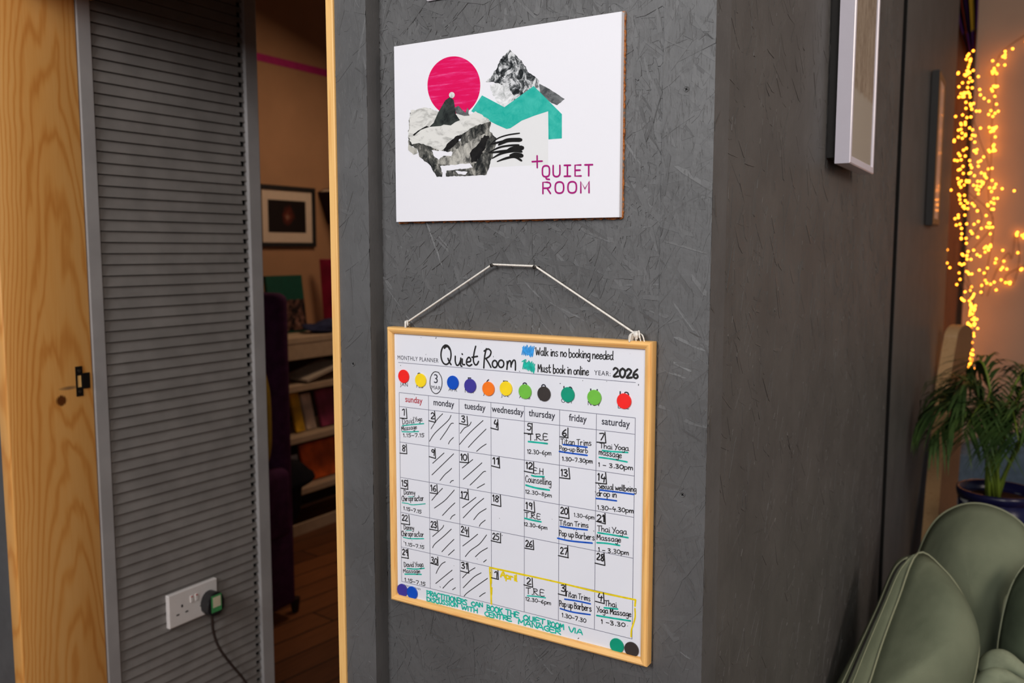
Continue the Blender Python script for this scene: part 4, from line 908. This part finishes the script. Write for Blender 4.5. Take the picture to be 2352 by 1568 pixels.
for x0 in (xa+.04, xa+.56):
    for y0 in (ac0+.03, ac1+.02):
        b = NB(); rev(b, (x0+.02, y0, 0), (0, 0, 1), [(.014, 0), (.022, .06)], 12); obj('leg', b, flat('dark_leg', rgb(40, 26, 20), .5, .3), chair)
hp = bq(625, 1150, xa+.45)
b = NB(); heap(b, (xa+.40, hp.y, .482), .2, .18, .12, 9, .12); heap(b, (xa+.42, ac1-.02, .3), .16, .22, .34, 19, .12); obj('throw', b, flat('black_throw', (.012, .011, .014, 1), .95, .1), chair)
cpt = bq(604, 842, xa+.56)
b = NB(); Mx = Matrix.Translation((cpt.x-.03, cpt.y-.16, .62)) @ Matrix.Rotation(.5, 4, 'Z') @ Matrix.Rotation(PI/2, 4, 'Y') 
cpt = bq(619, 838, xa+.64)
Mx = Matrix(((0, 0, 1, 0), (1, 0, 0, 0), (0, 1, 0, 0), (0, 0, 0, 1))); Mx.translation = (xa+.61, cpt.y-.165, .643+.2)
pillow(b, Mx, .38, .4, .09); tag(obj('mustard_cushion', b, flat('mustard_cloth', rgb(176, 150, 60), .9, .1), base=tuple(Mx.translation)), 'mustard cushion on the arm of the plum armchair, one corner showing past the slatted wall', 'cushion')
# ================================================================== RIGHT WALL: two frames
rpt = lambda u, d, v: rw(u, d, v)
def rwp(px, py, o): t, z = rhit(px, py, o); return t, z
# white frame (its top is out of view)
d_b, d_f = .017, .043
t0 = rwp(1917, 365, d_b)[0]; t1 = rwp(2006, 402, d_f)[0]; zb_ = (rwp(1940, 366, d_f)[1]+rwp(2005, 401, d_f)[1])/2
wf = thing('white_framed_print', 'glossy white framed print of a pale stone building on the right wall, nearest the corner', 'picture', tuple(rw((t0+t1)/2, 0, zb_)))
mt['gloss_white'] = flat('gloss_white_paint', rgb(222, 220, 236), .18, .5, .01)
zt_ = zb_+.72; wfr = .014
picframe('frame_rail', wf, rpt, t0, t1, zb_, zt_, wfr, d_b, d_f, mt['gloss_white'])
b = NB(); box(b, (t0+.014, .0006, zb_+.012), (t1-.03, .018, zt_-.04), 0, RWM); obj('back_panel', b, mt['black_frame'], wf)  # black backing, widened to stand for the shadow strip beside the frame
n = NT('sepia_building_print'); v = n.coord()
cols = n.noise(n.map(v, (60, 60, 5)), 2.2, 5, .65); fin = n.noise(n.map(v, (40, 40, 26)), 3, 5, .7)
sep = n.n('ShaderNodeSeparateXYZ', i_0=v); gz_ = n.math('SUBTRACT', sep.outputs[2], .072)
mask = n.ramp(n.math('ADD', n.math('MULTIPLY', gz_, 8), n.math('MULTIPLY', n.math('SUBTRACT', fin, .5), .3)), [(.48, (0, 0, 0, 1)), (.52, (1, 1, 1, 1))])
cc = n.ramp(n.math('ADD', n.math('MULTIPLY', cols, .6), n.math('MULTIPLY', fin, .4)), [(0.36, rgb(96, 82, 66)), (0.5, rgb(160, 146, 128)), (.62, rgb(186, 174, 156))])
mx = n.n('ShaderNodeMix', data_type='RGBA', i_0=mask, i_6=rgb(182, 176, 164), i_7=cc)
mt['sepia'] = n.set(mx.outputs[2], .6, .3)
b = NB(); box(b, (t0+wfr*.7, .018, zb_+wfr*.7), (t1-wfr*.7, .0385, zt_-wfr*.7), 0, RWM); obj('print', b, mt['sepia'], wf)
b = NB(); box(b, (t0+wfr*.8, .0395, zb_+wfr*.8), (t1-wfr*.8, .041, zt_-wfr*.8), 0, RWM); obj('glass', b, mt['clear'], wf)
# far frame
e_b, e_f = .003, .03
u0 = rwp(2126, 480, e_b)[0]; u1 = rwp(2168, 300, e_f)[0]; vz0 = rwp(2140, 515, e_f)[1]; vz1 = rwp(2146, 128, e_f)[1]
df = thing('dark_framed_print', 'dark framed print with a pale mount on the right wall, nearest the fairy lights', 'picture', tuple(rw((u0+u1)/2, 0, vz0)))
mt['walnut'] = pine('walnut_frame', rgb(140, 96, 50), rgb(96, 60, 30), 'z')
picframe('frame_rail', df, rpt, u0, u1, vz0, vz1, .014, e_b, e_f-.003, mt['black_frame'])
picframe('inner_slip', df, rpt, u0+.006, u1-.006, vz0+.004, vz1-.004, .02, e_f-.014, e_f, mt['walnut'])
b = NB(); box(b, (u0+.015, .004, vz0+.015), (u1-.015, .0265, vz1-.015), 0, RWM); obj('mount', b, flat('pale_mount', rgb(222, 206, 188), .7, .2, .06, 3), df)
b = NB(); box(b, (u0+.02, .0275, vz0+.02), (u1-.02, .0285, vz1-.02), 0, RWM); obj('glass', b, mt['clear'], df)
# ================================================================== FAIRY LIGHTS
n = NT('amber_bulb'); em = n.n('ShaderNodeEmission', i_Color=(1.0, .285, .018, 1), i_Strength=12.0); n.l(em.outputs[0], n.out.inputs[0]); mt['bulb'] = n.m
mt['wire'] = flat('copper_wire', rgb(96, 60, 30), .5, .4)
YL = YE-.11
lamp = NB(); bmesh.ops.create_icosphere(lamp, subdivisions=1, radius=.0052)
for f in lamp.faces: f.smooth = True
bulb_me = bpy.data.meshes.new('bulb'); lamp.to_mesh(bulb_me); lamp.free(); bulb_me.materials.append(mt['bulb'])
def lights(name, label, path, spread, count, group, seed, clusters=None, wires=1, YL=YL, dy=.03):
    r = random.Random(seed); P = [aty(x, y, YL) for x, y in path]; base = P[-1]
    t = thing(name, label, 'fairy lights', tuple(base), group)
    sp = spline(P, 10); ln = [0]
    for a, c_ in zip(sp, sp[1:]): ln.append(ln[-1]+(c_-a).length)
    def at_(f):
        L = f*ln[-1]
        for k in range(len(ln)-1):
            if ln[k+1] >= L: return sp[k].lerp(sp[k+1], (L-ln[k])/max(1e-6, ln[k+1]-ln[k]))
        return sp[-1]
    pos = []
    for i in range(count):
        if clusters: f = min(1, max(0, (r.randrange(clusters)+.5)/clusters+r.gauss(0, .011)))
        else: f = r.random()
        s = spread(f); k = at_(f)
        pos.append(k+V((r.gauss(0, s), -abs(r.gauss(0, dy)), r.gauss(0, .012))))
    for w_ in range(wires):
        b = NB(); off = [V((r.gauss(0, spread(k/8)*.8), r.uniform(-dy, .0), 0)) for k in range(9)]
        pp = spline([at_(k/8)+off[k] for k in range(9)], 6); tube(b, pp, .0016, 5)
        obj('wire', b, mt['wire'], t)
    pos.sort(key=lambda p: p.y)
    for p in pos[:100]:
        o = link(bpy.data.objects.new('bulb', bulb_me)); o.parent = t; o.location = p-base
    if len(pos) > 100:
        b = NB()
        for p in pos[100:]:
            q = NB(); q.from_mesh(bulb_me); add(b, q, Matrix.Translation(p))
        o = obj('bulbs', b, mt['bulb'], t); o['kind'] = 'stuff'
def sprd(f):
    pts = [(0, .012), (.1, .03), (.3, .062), (.5, .07), (.7, .055), (.76, .025), (.8, .012), (1, .008)]
    for (a, x), (b_, y) in zip(pts, pts[1:]):
        if a <= f <= b_: return x+(y-x)*(f-a)/(b_-a)
    return .01
lights('fairy_lights', 'dense bunch of amber fairy lights hanging down the far corner beside the timber upright', [(2226, 124), (2222, 170), (2226, 210), (2236, 245), (2222, 290), (2208, 345), (2214, 390), (2222, 430), (2222, 480), (2225, 530), (2222, 570), (2214, 610), (2216, 650), (2228, 690), (2234, 725), (2230, 780), (2229, 830), (2234, 872)], sprd, 310, 'fairy lights on the end wall', 5, None, 4)
lights('fairy_lights', 'single strand of clustered amber fairy lights arching over, then hanging on the bare end wall', [(2375, 70), (2352, 96), (2316, 118), (2287, 140), (2286, 185), (2288, 240), (2282, 300), (2278, 355), (2280, 400), (2282, 440), (2272, 490), (2270, 545), (2266, 590), (2264, 640), (2258, 680)], lambda f: .012, 74, 'fairy lights on the end wall', 8, 14, 1, YE-.035, .004)
lights('fairy_lights', 'sparse loop of amber fairy lights at the right edge of the photo above the palm', [(2276, 680), (2284, 638), (2296, 575), (2316, 590), (2304, 612), (2344, 566), (2342, 537), (2336, 624), (2331, 652), (2288, 648), (2372, 600)], lambda f: .014, 24, 'fairy lights on the end wall', 12, 11, 1, YE-.02, .003)
# draped dark cloth with bright bands above the lights
mt_b = [flat('violet_cloth', rgb(66, 34, 84), .9, .1), flat('mustard_band', rgb(176, 140, 40), .9, .1), flat('rust_band', rgb(168, 70, 44), .9, .1), flat('black_cloth', rgb(22, 16, 20), .95, .1)]
b = NB(); cols_ = 14; rows = 12; grid = {}
ct, cb_ = aty(2212, -60, YE-.1), aty(2232, 118, YE-.1)
wt_ = abs(aty(2252, 0, YE-.1).x-aty(2184, 0, YE-.1).x)
for i in range(cols_+1):
    for j in range(rows+1):
        f = j/rows; wd2 = wt_*(1-.72*f**1.4)
        p = ct.lerp(cb_, f)
        zc_ = p.z-(.02*math.sin(i*1.7)*f)
        for s_ in (0, 1): grid[i, j, s_] = b.verts.new((p.x+(i/cols_-.5)*wd2, p.y-.03*math.sin(i*1.5+f)*(1-.3*f)+.006*s_, zc_))
for i in range(cols_):
    for j in range(rows):
        mi = [0, 0, 3, 3, 2, 3, 0, 0, 3, 1, 1, 3, 3, 0][i] if j < 9 else [0, 3, 2, 3, 0][i % 5]
        for s_ in (0, 1):
            f = b.faces.new((grid[i, j, s_], grid[i+1, j, s_], grid[i+1, j+1, s_], grid[i, j+1, s_])); f.material_index = mi; f.smooth = True
tag(obj('hanging_cloth', b, mt_b, base=tuple(cb_)), 'dark draped cloth with violet and mustard bands above the fairy lights', 'cloth')
# ================================================================== TALL BOARD leaning in the corner
ed = V((math.sin(.27), math.cos(.27), 0))
def bl(px, py, Y): return aty(px, py, Y)
yt_, yb_ = 4.25, 3.55
Lp = [bl(2168, 775, yt_-.03), bl(2151, 870, yt_-.14), bl(2140, 980, yt_-.28), bl(2127, 1110, yt_-.48), bl(2116, 1240, yb_)]
low = Lp[-1]+(Lp[-1]-Lp[-2])*((Lp[-1].z)/(Lp[-2].z-Lp[-1].z)); Lp.append(V((low.x, low.y, 0)))
tk = V((.052, 0, 0)); wdv = ed*.18
prof = []
for k in range(13):      # rounded top
    a = PI*k/12; prof.append((.5-.5*math.cos(a), math.sin(a)))
b = NB()
top_l = Lp[0]; A = []; 
toparc = [top_l+wdv*u+V((0, 0, .052*s)) for u, s in prof]
sec = toparc+[Lp[k]+wdv for k in range(1, 6)]+[Lp[k] for k in range(5, 0, -1)]
va = [b.verts.new(p) for p in sec]; vb = [b.verts.new(p+tk) for p in sec]; N_ = len(sec)
nt = len(toparc)
# faces: arc fan + strips down the length, both sides
def side(vs, flip):
    L_ = [vs[0]]+[vs[N_-1-k] for k in range(5)]; R_ = [vs[nt-1]]+[vs[nt+k] for k in range(5)]
    fs = [vs[:nt]]+[[L_[k], R_[k], R_[k+1], L_[k+1]] for k in range(5)]
    for f in fs: b.faces.new(f[::-1] if flip else f)
side(va, 0)
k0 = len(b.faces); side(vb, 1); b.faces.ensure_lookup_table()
for f in b.faces[k0:]: f.material_index = 1  # broad face gets a darker brown, its shade put into the colour
for i in range(N_): b.faces.new((va[i], vb[i], vb[(i+1) % N_], va[(i+1) % N_]))
bmesh.ops.bevel(b, geom=[e for e in b.edges if e.calc_face_angle(0) > 1.2], offset=.006, segments=2, affect='EDGES')
tag(obj('wooden_board', b, [pine('birch_board', rgb(206, 168, 122), rgb(184, 140, 96), 'z', .6), pine('birch_board_shaded', rgb(140, 98, 62), rgb(116, 78, 48), 'z', .6)], base=(Lp[5].x, Lp[5].y, 0)), 'tall pale wooden board with a rounded top leaning by the dark right wall', 'board')
# ================================================================== PALM in a navy floral pot
YPm = 3.35
pc0 = aty(2292, 1135, YPm); prad = abs(aty(2385, 1135, YPm).x-aty(2192, 1135, YPm).x)/2; pz = aty(2292, 1122, YPm).z
palm = thing('potted_palm', 'feathery green palm in a navy pot with red flowers, behind the green cushions', 'plant', (pc0.x, YPm, .0))
n = NT('navy_floral_glaze'); v = n.coord()
vr = n.n('ShaderNodeTexVoronoi', i_Vector=n.map(v, (1, 1, 1)), i_Scale=11.0, i_Randomness=.9)
sepc = n.n('ShaderNodeSeparateColor', i_0=vr.outputs['Color'])
bl_ = n.n('ShaderNodeMath', operation='LESS_THAN', i_0=n.math('ADD', vr.outputs['Distance'], n.math('MULTIPLY', n.noise(v, 30, 2), .16)), i_1=.47).outputs[0]
fc = n.ramp(sepc.outputs[0], [(0.0, rgb(196, 30, 44)), (.42, rgb(206, 34, 44)), (.44, rgb(150, 188, 206)), (.68, rgb(150, 188, 206)), (.7, rgb(40, 110, 130)), (1.0, rgb(222, 214, 206))])
mx = n.n('ShaderNodeMix', data_type='RGBA', i_0=bl_, i_6=rgb(24, 26, 70), i_7=fc); mt['floral'] = n.set(mx.outputs[2], .25, .5)
mt['navy'] = flat('navy_glaze', rgb(26, 26, 66), .25, .5)
ph = .34; ctr = (pc0.x, YPm, pz-ph)
b = NB(); rev(b, ctr, (0, 0, 1), [(.001, 0), (prad*.62, 0), (prad*.74, ph*.25), (prad*.9, ph*.65), (prad*.985, ph-.031), (prad*.8, ph-.031), (prad*.6, ph-.3), (.001, ph-.3)], 40, cap=False); obj('pot', b, mt['floral'], palm)
b = NB(); rev(b, ctr, (0, 0, 1), [(prad*.92, ph-.034), (prad*1.0, ph-.03), (prad*1.03, ph-.012), (prad*1.02, ph), (prad*.95, ph), (prad*.9, ph-.03)], 40, cap=False); obj('pot_rim', b, mt['navy'], palm)
b = NB(); rev(b, (ctr[0], ctr[1], pz-.045), (0, 0, 1), [(.001, 0), (prad*.92, 0), (prad*.92, .012), (.001, .02)], 32, cap=False); obj('soil', b, flat('dark_soil', rgb(60, 38, 28), .95, .1, .4, 60), palm)
n = NT('palm_leaf'); mt['leaf'] = n.set(n.ramp(n.noise(n.coord(), 12, 3), [(0.3, rgb(42, 66, 34)), (0.6, rgb(72, 100, 48)), (.75, rgb(104, 128, 58))]), .5, .4)
mt['stem'] = flat('palm_stem', rgb(116, 138, 46), .5, .4, .25, 15)
def frond(base, az, reach, rise, droop, seed, lf=.14):
    r = random.Random(seed); d = V((math.cos(az), math.sin(az), 0)); pts = []
    for k in range(15):
        f = k/14; q = base+d*reach*f**1.25+V((0, 0, rise*math.sin(min(1, f*1.25)*PI/2)-droop*max(0, f-.45)**1.6)); dd = (q-P0).dot(NR)
        pts.append(q+NR*max(0, .02-dd))
    b = NB(); tube(b, pts, lambda t: .006*(1-.8*t)+.0008, 6)
    st = obj('stem', b, mt['stem'], palm)
    b = NB(); sidev = d.cross(V((0, 0, 1)))
    for k in range(26):
        f = .36+.64*k/25; i = f*13.999; p = pts[int(i)].lerp(pts[int(i)+1], i-int(i)); tn = (pts[min(14, int(i)+1)]-pts[int(i)]).normalized()
        for s in (-1, 1):
            L = lf*(.55+.8*math.sin(PI*min(1, (f-.3)/.75)))*r.uniform(.8, 1.15)
            dr = (sidev*s*r.uniform(.6, 1)+tn*r.uniform(.5, .9)+V((0, 0, r.uniform(-.1, .3)))).normalized(); dn = V((0, 0, -1)); wv = dr.cross(V((0, 0, 1))).normalized()*.0055
            q = [p+dr*L*t_+dn*L*(.5*t_*t_) for t_ in (0, .3, .65, 1)]
            a1, a2 = b.verts.new(q[0]-wv*.4), b.verts.new(q[0]+wv*.4); 
            for j, wk in ((1, 1), (2, .8)):
                b1, b2 = b.verts.new(q[j]-wv*wk+V((0, 0, .002))), b.verts.new(q[j]+wv*wk+V((0, 0, .002))); b.faces.new((a1, a2, b2, b1)).smooth = True; a1, a2 = b1, b2
            b.faces.new((a1, a2, b.verts.new(q[3])))
    for v_ in b.verts:
        dd = (v_.co-P0).dot(NR)
        if dd < .015: v_.co += NR*(.015-dd+.01*r.random())
    obj('frond', b, mt['leaf'], palm)
crown = V((pc0.x-.02, YPm, pz-.03))
r = random.Random(15)
for k, (azd, reach, rise, droop) in enumerate(((196, .25, .36, .42), (218, .24, .33, .5), (240, .2, .37, .5), (160, .2, .42, .4), (140, .16, .48, .3), (262, .2, .36, .45), (285, .26, .37, .5), (310, .3, .39, .45), (335, .36, .40, .4), (0, .38, .43, .35), (25, .38, .47, .3), (60, .3, .46, .3), (205, .12, .42, .3), (330, .18, .45, .3), (255, .12, .40, .4))):
    frond(crown+V((r.uniform(-.025, .025), r.uniform(-.025, .025), 0)), math.radians(azd), reach, rise, droop*.62, k)
# plant stand under the pot
b = NB(); hst = pz-ph
stand = thing('plant_stand', 'low dark wooden stand under the navy floral pot', 'stand', (pc0.x, YPm, 0))
mt['dark_wood'] = pine('dark_wood', rgb(92, 58, 34), rgb(64, 38, 22), 'x')
b = NB(); rev(b, (pc0.x, YPm, max(.03, hst-.03)), (0, 0, 1), [(.001, 0), (prad*.95, 0), (prad*.95, .0295), (.001, .0295)], 32, cap=False); obj('stand_top', b, mt['dark_wood'], stand)
for a in (.5, 2.07, 3.64, 5.21):
    b = NB(); x, y = pc0.x+math.cos(a)*prad*.7, YPm+math.sin(a)*prad*.7; bevbox(b, (x-.016, y-.016, 0), (x+.016, y+.016, max(.03, hst-.03)), .003, 1); obj('leg', b, mt['dark_wood'], stand)
# blue grey seat behind the palm
bc = aty(2330, 1040, 4.35)
t_ = thing('tub_chair', 'blue-grey fabric tub chair half hidden behind the palm leaves', 'chair', (bc.x+.12, 4.4, 0))
mt['bluegrey'] = flat('blue_grey_fabric', rgb(104, 122, 140), .9, .15, .12, 40)
b = NB(); rev(b, (bc.x+.12, 4.45, .12), (0, 0, 1), [(.001, 0), (.30, 0), (.33, .1), (.34, .26), (.001, .3)], 28, cap=False); obj('seat', b, mt['bluegrey'], t_)
b = NB(); cx_, cy_2 = bc.x+.12, 4.45
ring = []
for k in range(19):
    a = PI*(.12+.98*k/18)-.0; ring.append((math.cos(a), math.sin(a), bc.z+.02-.06*abs(k-9)/9))
for ro, ri in ((.38, .29),):
    vo = [[b.verts.new((cx_+c_*q, cy_2+s_*q, z)) for q, z in ((ro, .2), (ro*1.02, zt2-.04), (ro-.03, zt2), (ri+.02, zt2), (ri, zt2-.04), (ri, .2))] for c_, s_, zt2 in ring]
    for A_, B_ in zip(vo, vo[1:]):
        for k in range(6): b.faces.new((A_[k], A_[(k+1) % 6], B_[(k+1) % 6], B_[k])).smooth = True
    b.faces.new(vo[0]); b.faces.new(vo[-1][::-1])
obj('backrest', b, mt['bluegrey'], t_)
for a in (.8, 2.3, 4, 5.5):
    b = NB(); rev(b, (cx_+.22*math.cos(a), cy_2+.22*math.sin(a), 0), (0, 0, 1), [(.012, 0), (.02, .13)], 10); obj('leg', b, mt['dark_wood'], t_)
# ================================================================== SOFA with green canvas cushions
n = NT('sage_canvas'); v = n.coord(); fz = n.noise(v, 600, 2); fld_ = n.noise(n.map(v, (1, 1, .35), (0, .5, .6)), 9, 3)
n.bump(n.math('ADD', n.math('MULTIPLY', fz, .1), fld_), .6, .014)
mt['sage'] = n.set(n.ramp(n.noise(v, 7, 4), [(0.3, rgb(108, 117, 97)), (.7, rgb(128, 136, 114))]), .9, .1)
n = NT('sage_piping'); mt['piping'] = n.set(rgb(152, 157, 132), .85, .1)
mt['deep_sage'] = flat('deep_sage_cloth', rgb(82, 92, 74), .9, .1, .2, 14)
seat_z = .43
sofa = thing('sofa', 'low dark green sofa along the right wall, carrying the sage green cushions', 'sofa', (-.1, 2.3, 0))
mt['sofa'] = flat('dark_green_sofa_cloth', rgb(60, 68, 56), .95, .1)
b = NB(); bevbox(b, (xc+.03, 1.62, .12), (xc+.86, 3.0, seat_z-.1), .03, 3); obj('base', b, mt['sofa'], sofa, smooth=True)
b = NB(); bevbox(b, (xc+.03, 1.62, seat_z-.099), (xc+.88, 3.0, seat_z), .04, 4); obj('seat_pad', b, mt['sofa'], sofa, smooth=True)
for x in (xc+.08, xc+.8):
    for y in (1.68, 2.94):
        b = NB(); rev(b, (x, y, 0), (0, 0, 1), [(.018, 0), (.025, .121)], 10); obj('leg', b, mt['dark_wood'], sofa)
def padform(name, pts_px, yfn, depth, label, seams=(), fold=.0, seed=1, mat='sage', ripple=.003):
    """stuffed cushion: outline traced on its own standing plane, both faces puffed by the distance to the outline"""
    pl0 = [aty(x, y, yfn(x, y)) for x, y in pts_px]
    O = spline(pl0, 5, True); n_ = len(O)
    cen = sum(O, V((0, 0, 0)))/n_
    nrm = V((0, 0, 0))
    for a, c_ in zip(O, O[1:]+O[:1]): nrm += (a-cen).cross(c_-cen)
    nrm.normalize()
    if nrm.y > 0: nrm = -nrm
    b = NB(); rr = random.Random(seed); ph_ = [rr.uniform(0, 6) for _ in range(4)]; R_ = 9
    rings = {}
    for s in (1, -1):
        for j in range(R_+1):
            f = 1-j/R_; f2 = 1-(1-f)**1.0
            if j == 0 and s == -1: rings[s, 0] = rings[1, 0]; continue
            h = math.sqrt(max(0, 1-f**2.6)) if j else 0
            ring = []
            for i, p in enumerate(O):
                q = cen.lerp(p, f); ang = 2*PI*i/n_
                rp = ripple*math.sin(7*ang+ph_[0]+3*f)*math.sin(PI*(1-f))*(f > .05)
                ring.append(b.verts.new(q+nrm*s*(depth/2*h+rp)))
            rings[s, j] = ring
        for j in range(R_):
            A_, B_ = rings[s, j], rings[s, j+1]
            for i in range(n_):
                f = [A_[i], A_[(i+1) % n_], B_[(i+1) % n_], B_[i]]
                try: b.faces.new(f if s > 0 else f[::-1]).smooth = True
                except ValueError: pass
    bmesh.ops.remove_doubles(b, verts=[v for s in (1, -1) for v in rings[s, R_]], dist=.002)
    edge = set(rings[1, 0])
    inner = [v for v in b.verts if v not in edge]
    for _ in range(40): bmesh.ops.smooth_vert(b, verts=inner, factor=.5, use_axis_x=True, use_axis_y=True, use_axis_z=True)
    for v in b.verts:
        dd = (v.co-P0).dot(NR); v.co += NR*max(0, .012-dd); v.co.z = max(v.co.z, seat_z+.002)
    lowz = min(v.co.z for v in b.verts)
    t = thing(name, label, 'cushion', (cen.x, cen.y, lowz), 'sage green cushions on the sofa'); obj('cover', b, mt[mat], t)
    O = [p+NR*max(0, .014-(p-P0).dot(NR)) for p in O]; O = [V((p.x, p.y, max(p.z, seat_z+.004))) for p in O]
    b = NB(); tube(b, O+[O[0]], .0024, 6); obj('piping', b, mt['piping'], t)
    return t, cen, nrm, depth
ca, cen, nrm, dp = padform('canvas_cushion', [(2108, 1270), (2168, 1308), (2214, 1372), (2243, 1450), (2246, 1510), (2222, 1600), (2160, 1660), (2060, 1672), (1968, 1640), (1997, 1568), (2025, 1480), (2062, 1380)], lambda x, y: 2.14-(y-1270)*.00075+(x-2100)*.0009, .2, 'big sage green canvas cushion with a zipped edge, nearest and lowest on the right', mat='sage')
# its boxed edge with a zip, running down the left side
e_in = [aty(x, y, 2.14-(y-1270)*.00075+(x-2100)*.0009) for x, y in ((2108, 1270), (2085, 1325), (2062, 1380), (2025, 1480), (1997, 1568), (1968, 1640))]
e_out = [aty(x, y, 2.16-(y-1270)*.0011) for x, y in ((2100, 1274), (2056, 1292), (2010, 1395), (1962, 1492), (1922, 1568), (1885, 1640))]
A_ = spline(e_in, 6); B_ = spline(e_out, 6); b = NB(); R_ = []
B_ = [p+NR*max(0, .014-(p-P0).dot(NR)) for p in B_]
for ii, (p, q) in enumerate(zip(A_, B_)):
    gr = min(1, ii/10)
    out = (q-p); nv = V((-.35, -.9, .1)).normalized()
    R_.append([b.verts.new(p.lerp(q, f)+nv*.016*math.sin(PI*f)) for f in (0, .2, .4, .6, .8, 1)]+[b.verts.new(q+V((.02, .1, -.01))*gr+V((0, .004, -.004))), b.verts.new(p+V((-.01, .08, -.01))*gr+V((0, .004, -.004)))])
for X_, Y_ in zip(R_, R_[1:]):
    for k in range(8): b.faces.new((X_[k], X_[(k+1) % 8], Y_[(k+1) % 8], Y_[k])).smooth = True
b.faces.new(R_[0]); b.faces.new(R_[-1][::-1]); box_e = obj('boxed_edge', b, mt['sage'], ca)
b = NB(); nv = V((-.35, -.9, .1)).normalized()
tube(b, [p.lerp(q, .56)+nv*.0165 for p, q in list(zip(A_, B_))[3:]], .0022, 6); obj('zip', b, flat('dark_zip', (.012, .012, .012, 1), .5, .3), box_e)
b = NB()
for f in (.4, .72): tube(b, [p.lerp(q, f)+nv*.0155 for p, q in list(zip(A_, B_))[2:]], .0012, 5)
obj('stitching', b, mt['piping'], box_e)
padform('canvas_cushion', [(2112, 1262), (2148, 1195), (2198, 1162), (2252, 1156), (2312, 1176), (2358, 1215), (2372, 1270), (2350, 1330), (2310, 1370), (2298, 1440), (2290, 1500), (2255, 1560), (2160, 1580), (2090, 1500), (2080, 1380)], lambda x, y: 2.5-(y-1160)*.0004, .2, 'sage green cushion slumped upright behind the zipped one, in front of the floral pot', seed=4, ripple=.005)
padform('canvas_cushion', [(2330, 1330), (2380, 1280), (2450, 1300), (2490, 1400), (2480, 1540), (2420, 1620), (2340, 1620), (2292, 1540), (2300, 1430)], lambda x, y: 2.34-(y-1280)*.0004, .16, 'darker sage cushion cut off by the right edge of the photo', seed=6, mat='deep_sage', ripple=.006)
b = NB(); pp = [aty(x, y, 2.1) for x, y in ((2262, 1545), (2300, 1518), (2345, 1540), (2400, 1590))]
for k, dz in enumerate((0, .025, .05)):
    tube(b, spline([p+V((0, -.03*k, -dz*.9)) for p in pp], 8), lambda t, k=k: .022+.006*math.sin(7*t+k), 12)
tag(obj('folded_throw', b, flat('sage_throw', rgb(132, 140, 118), .95, .1, .15, 30), base=(pp[1].x, pp[1].y, pp[1].z-.08)), 'rumpled sage throw lying on the sofa seat at the lower right corner', 'throw')
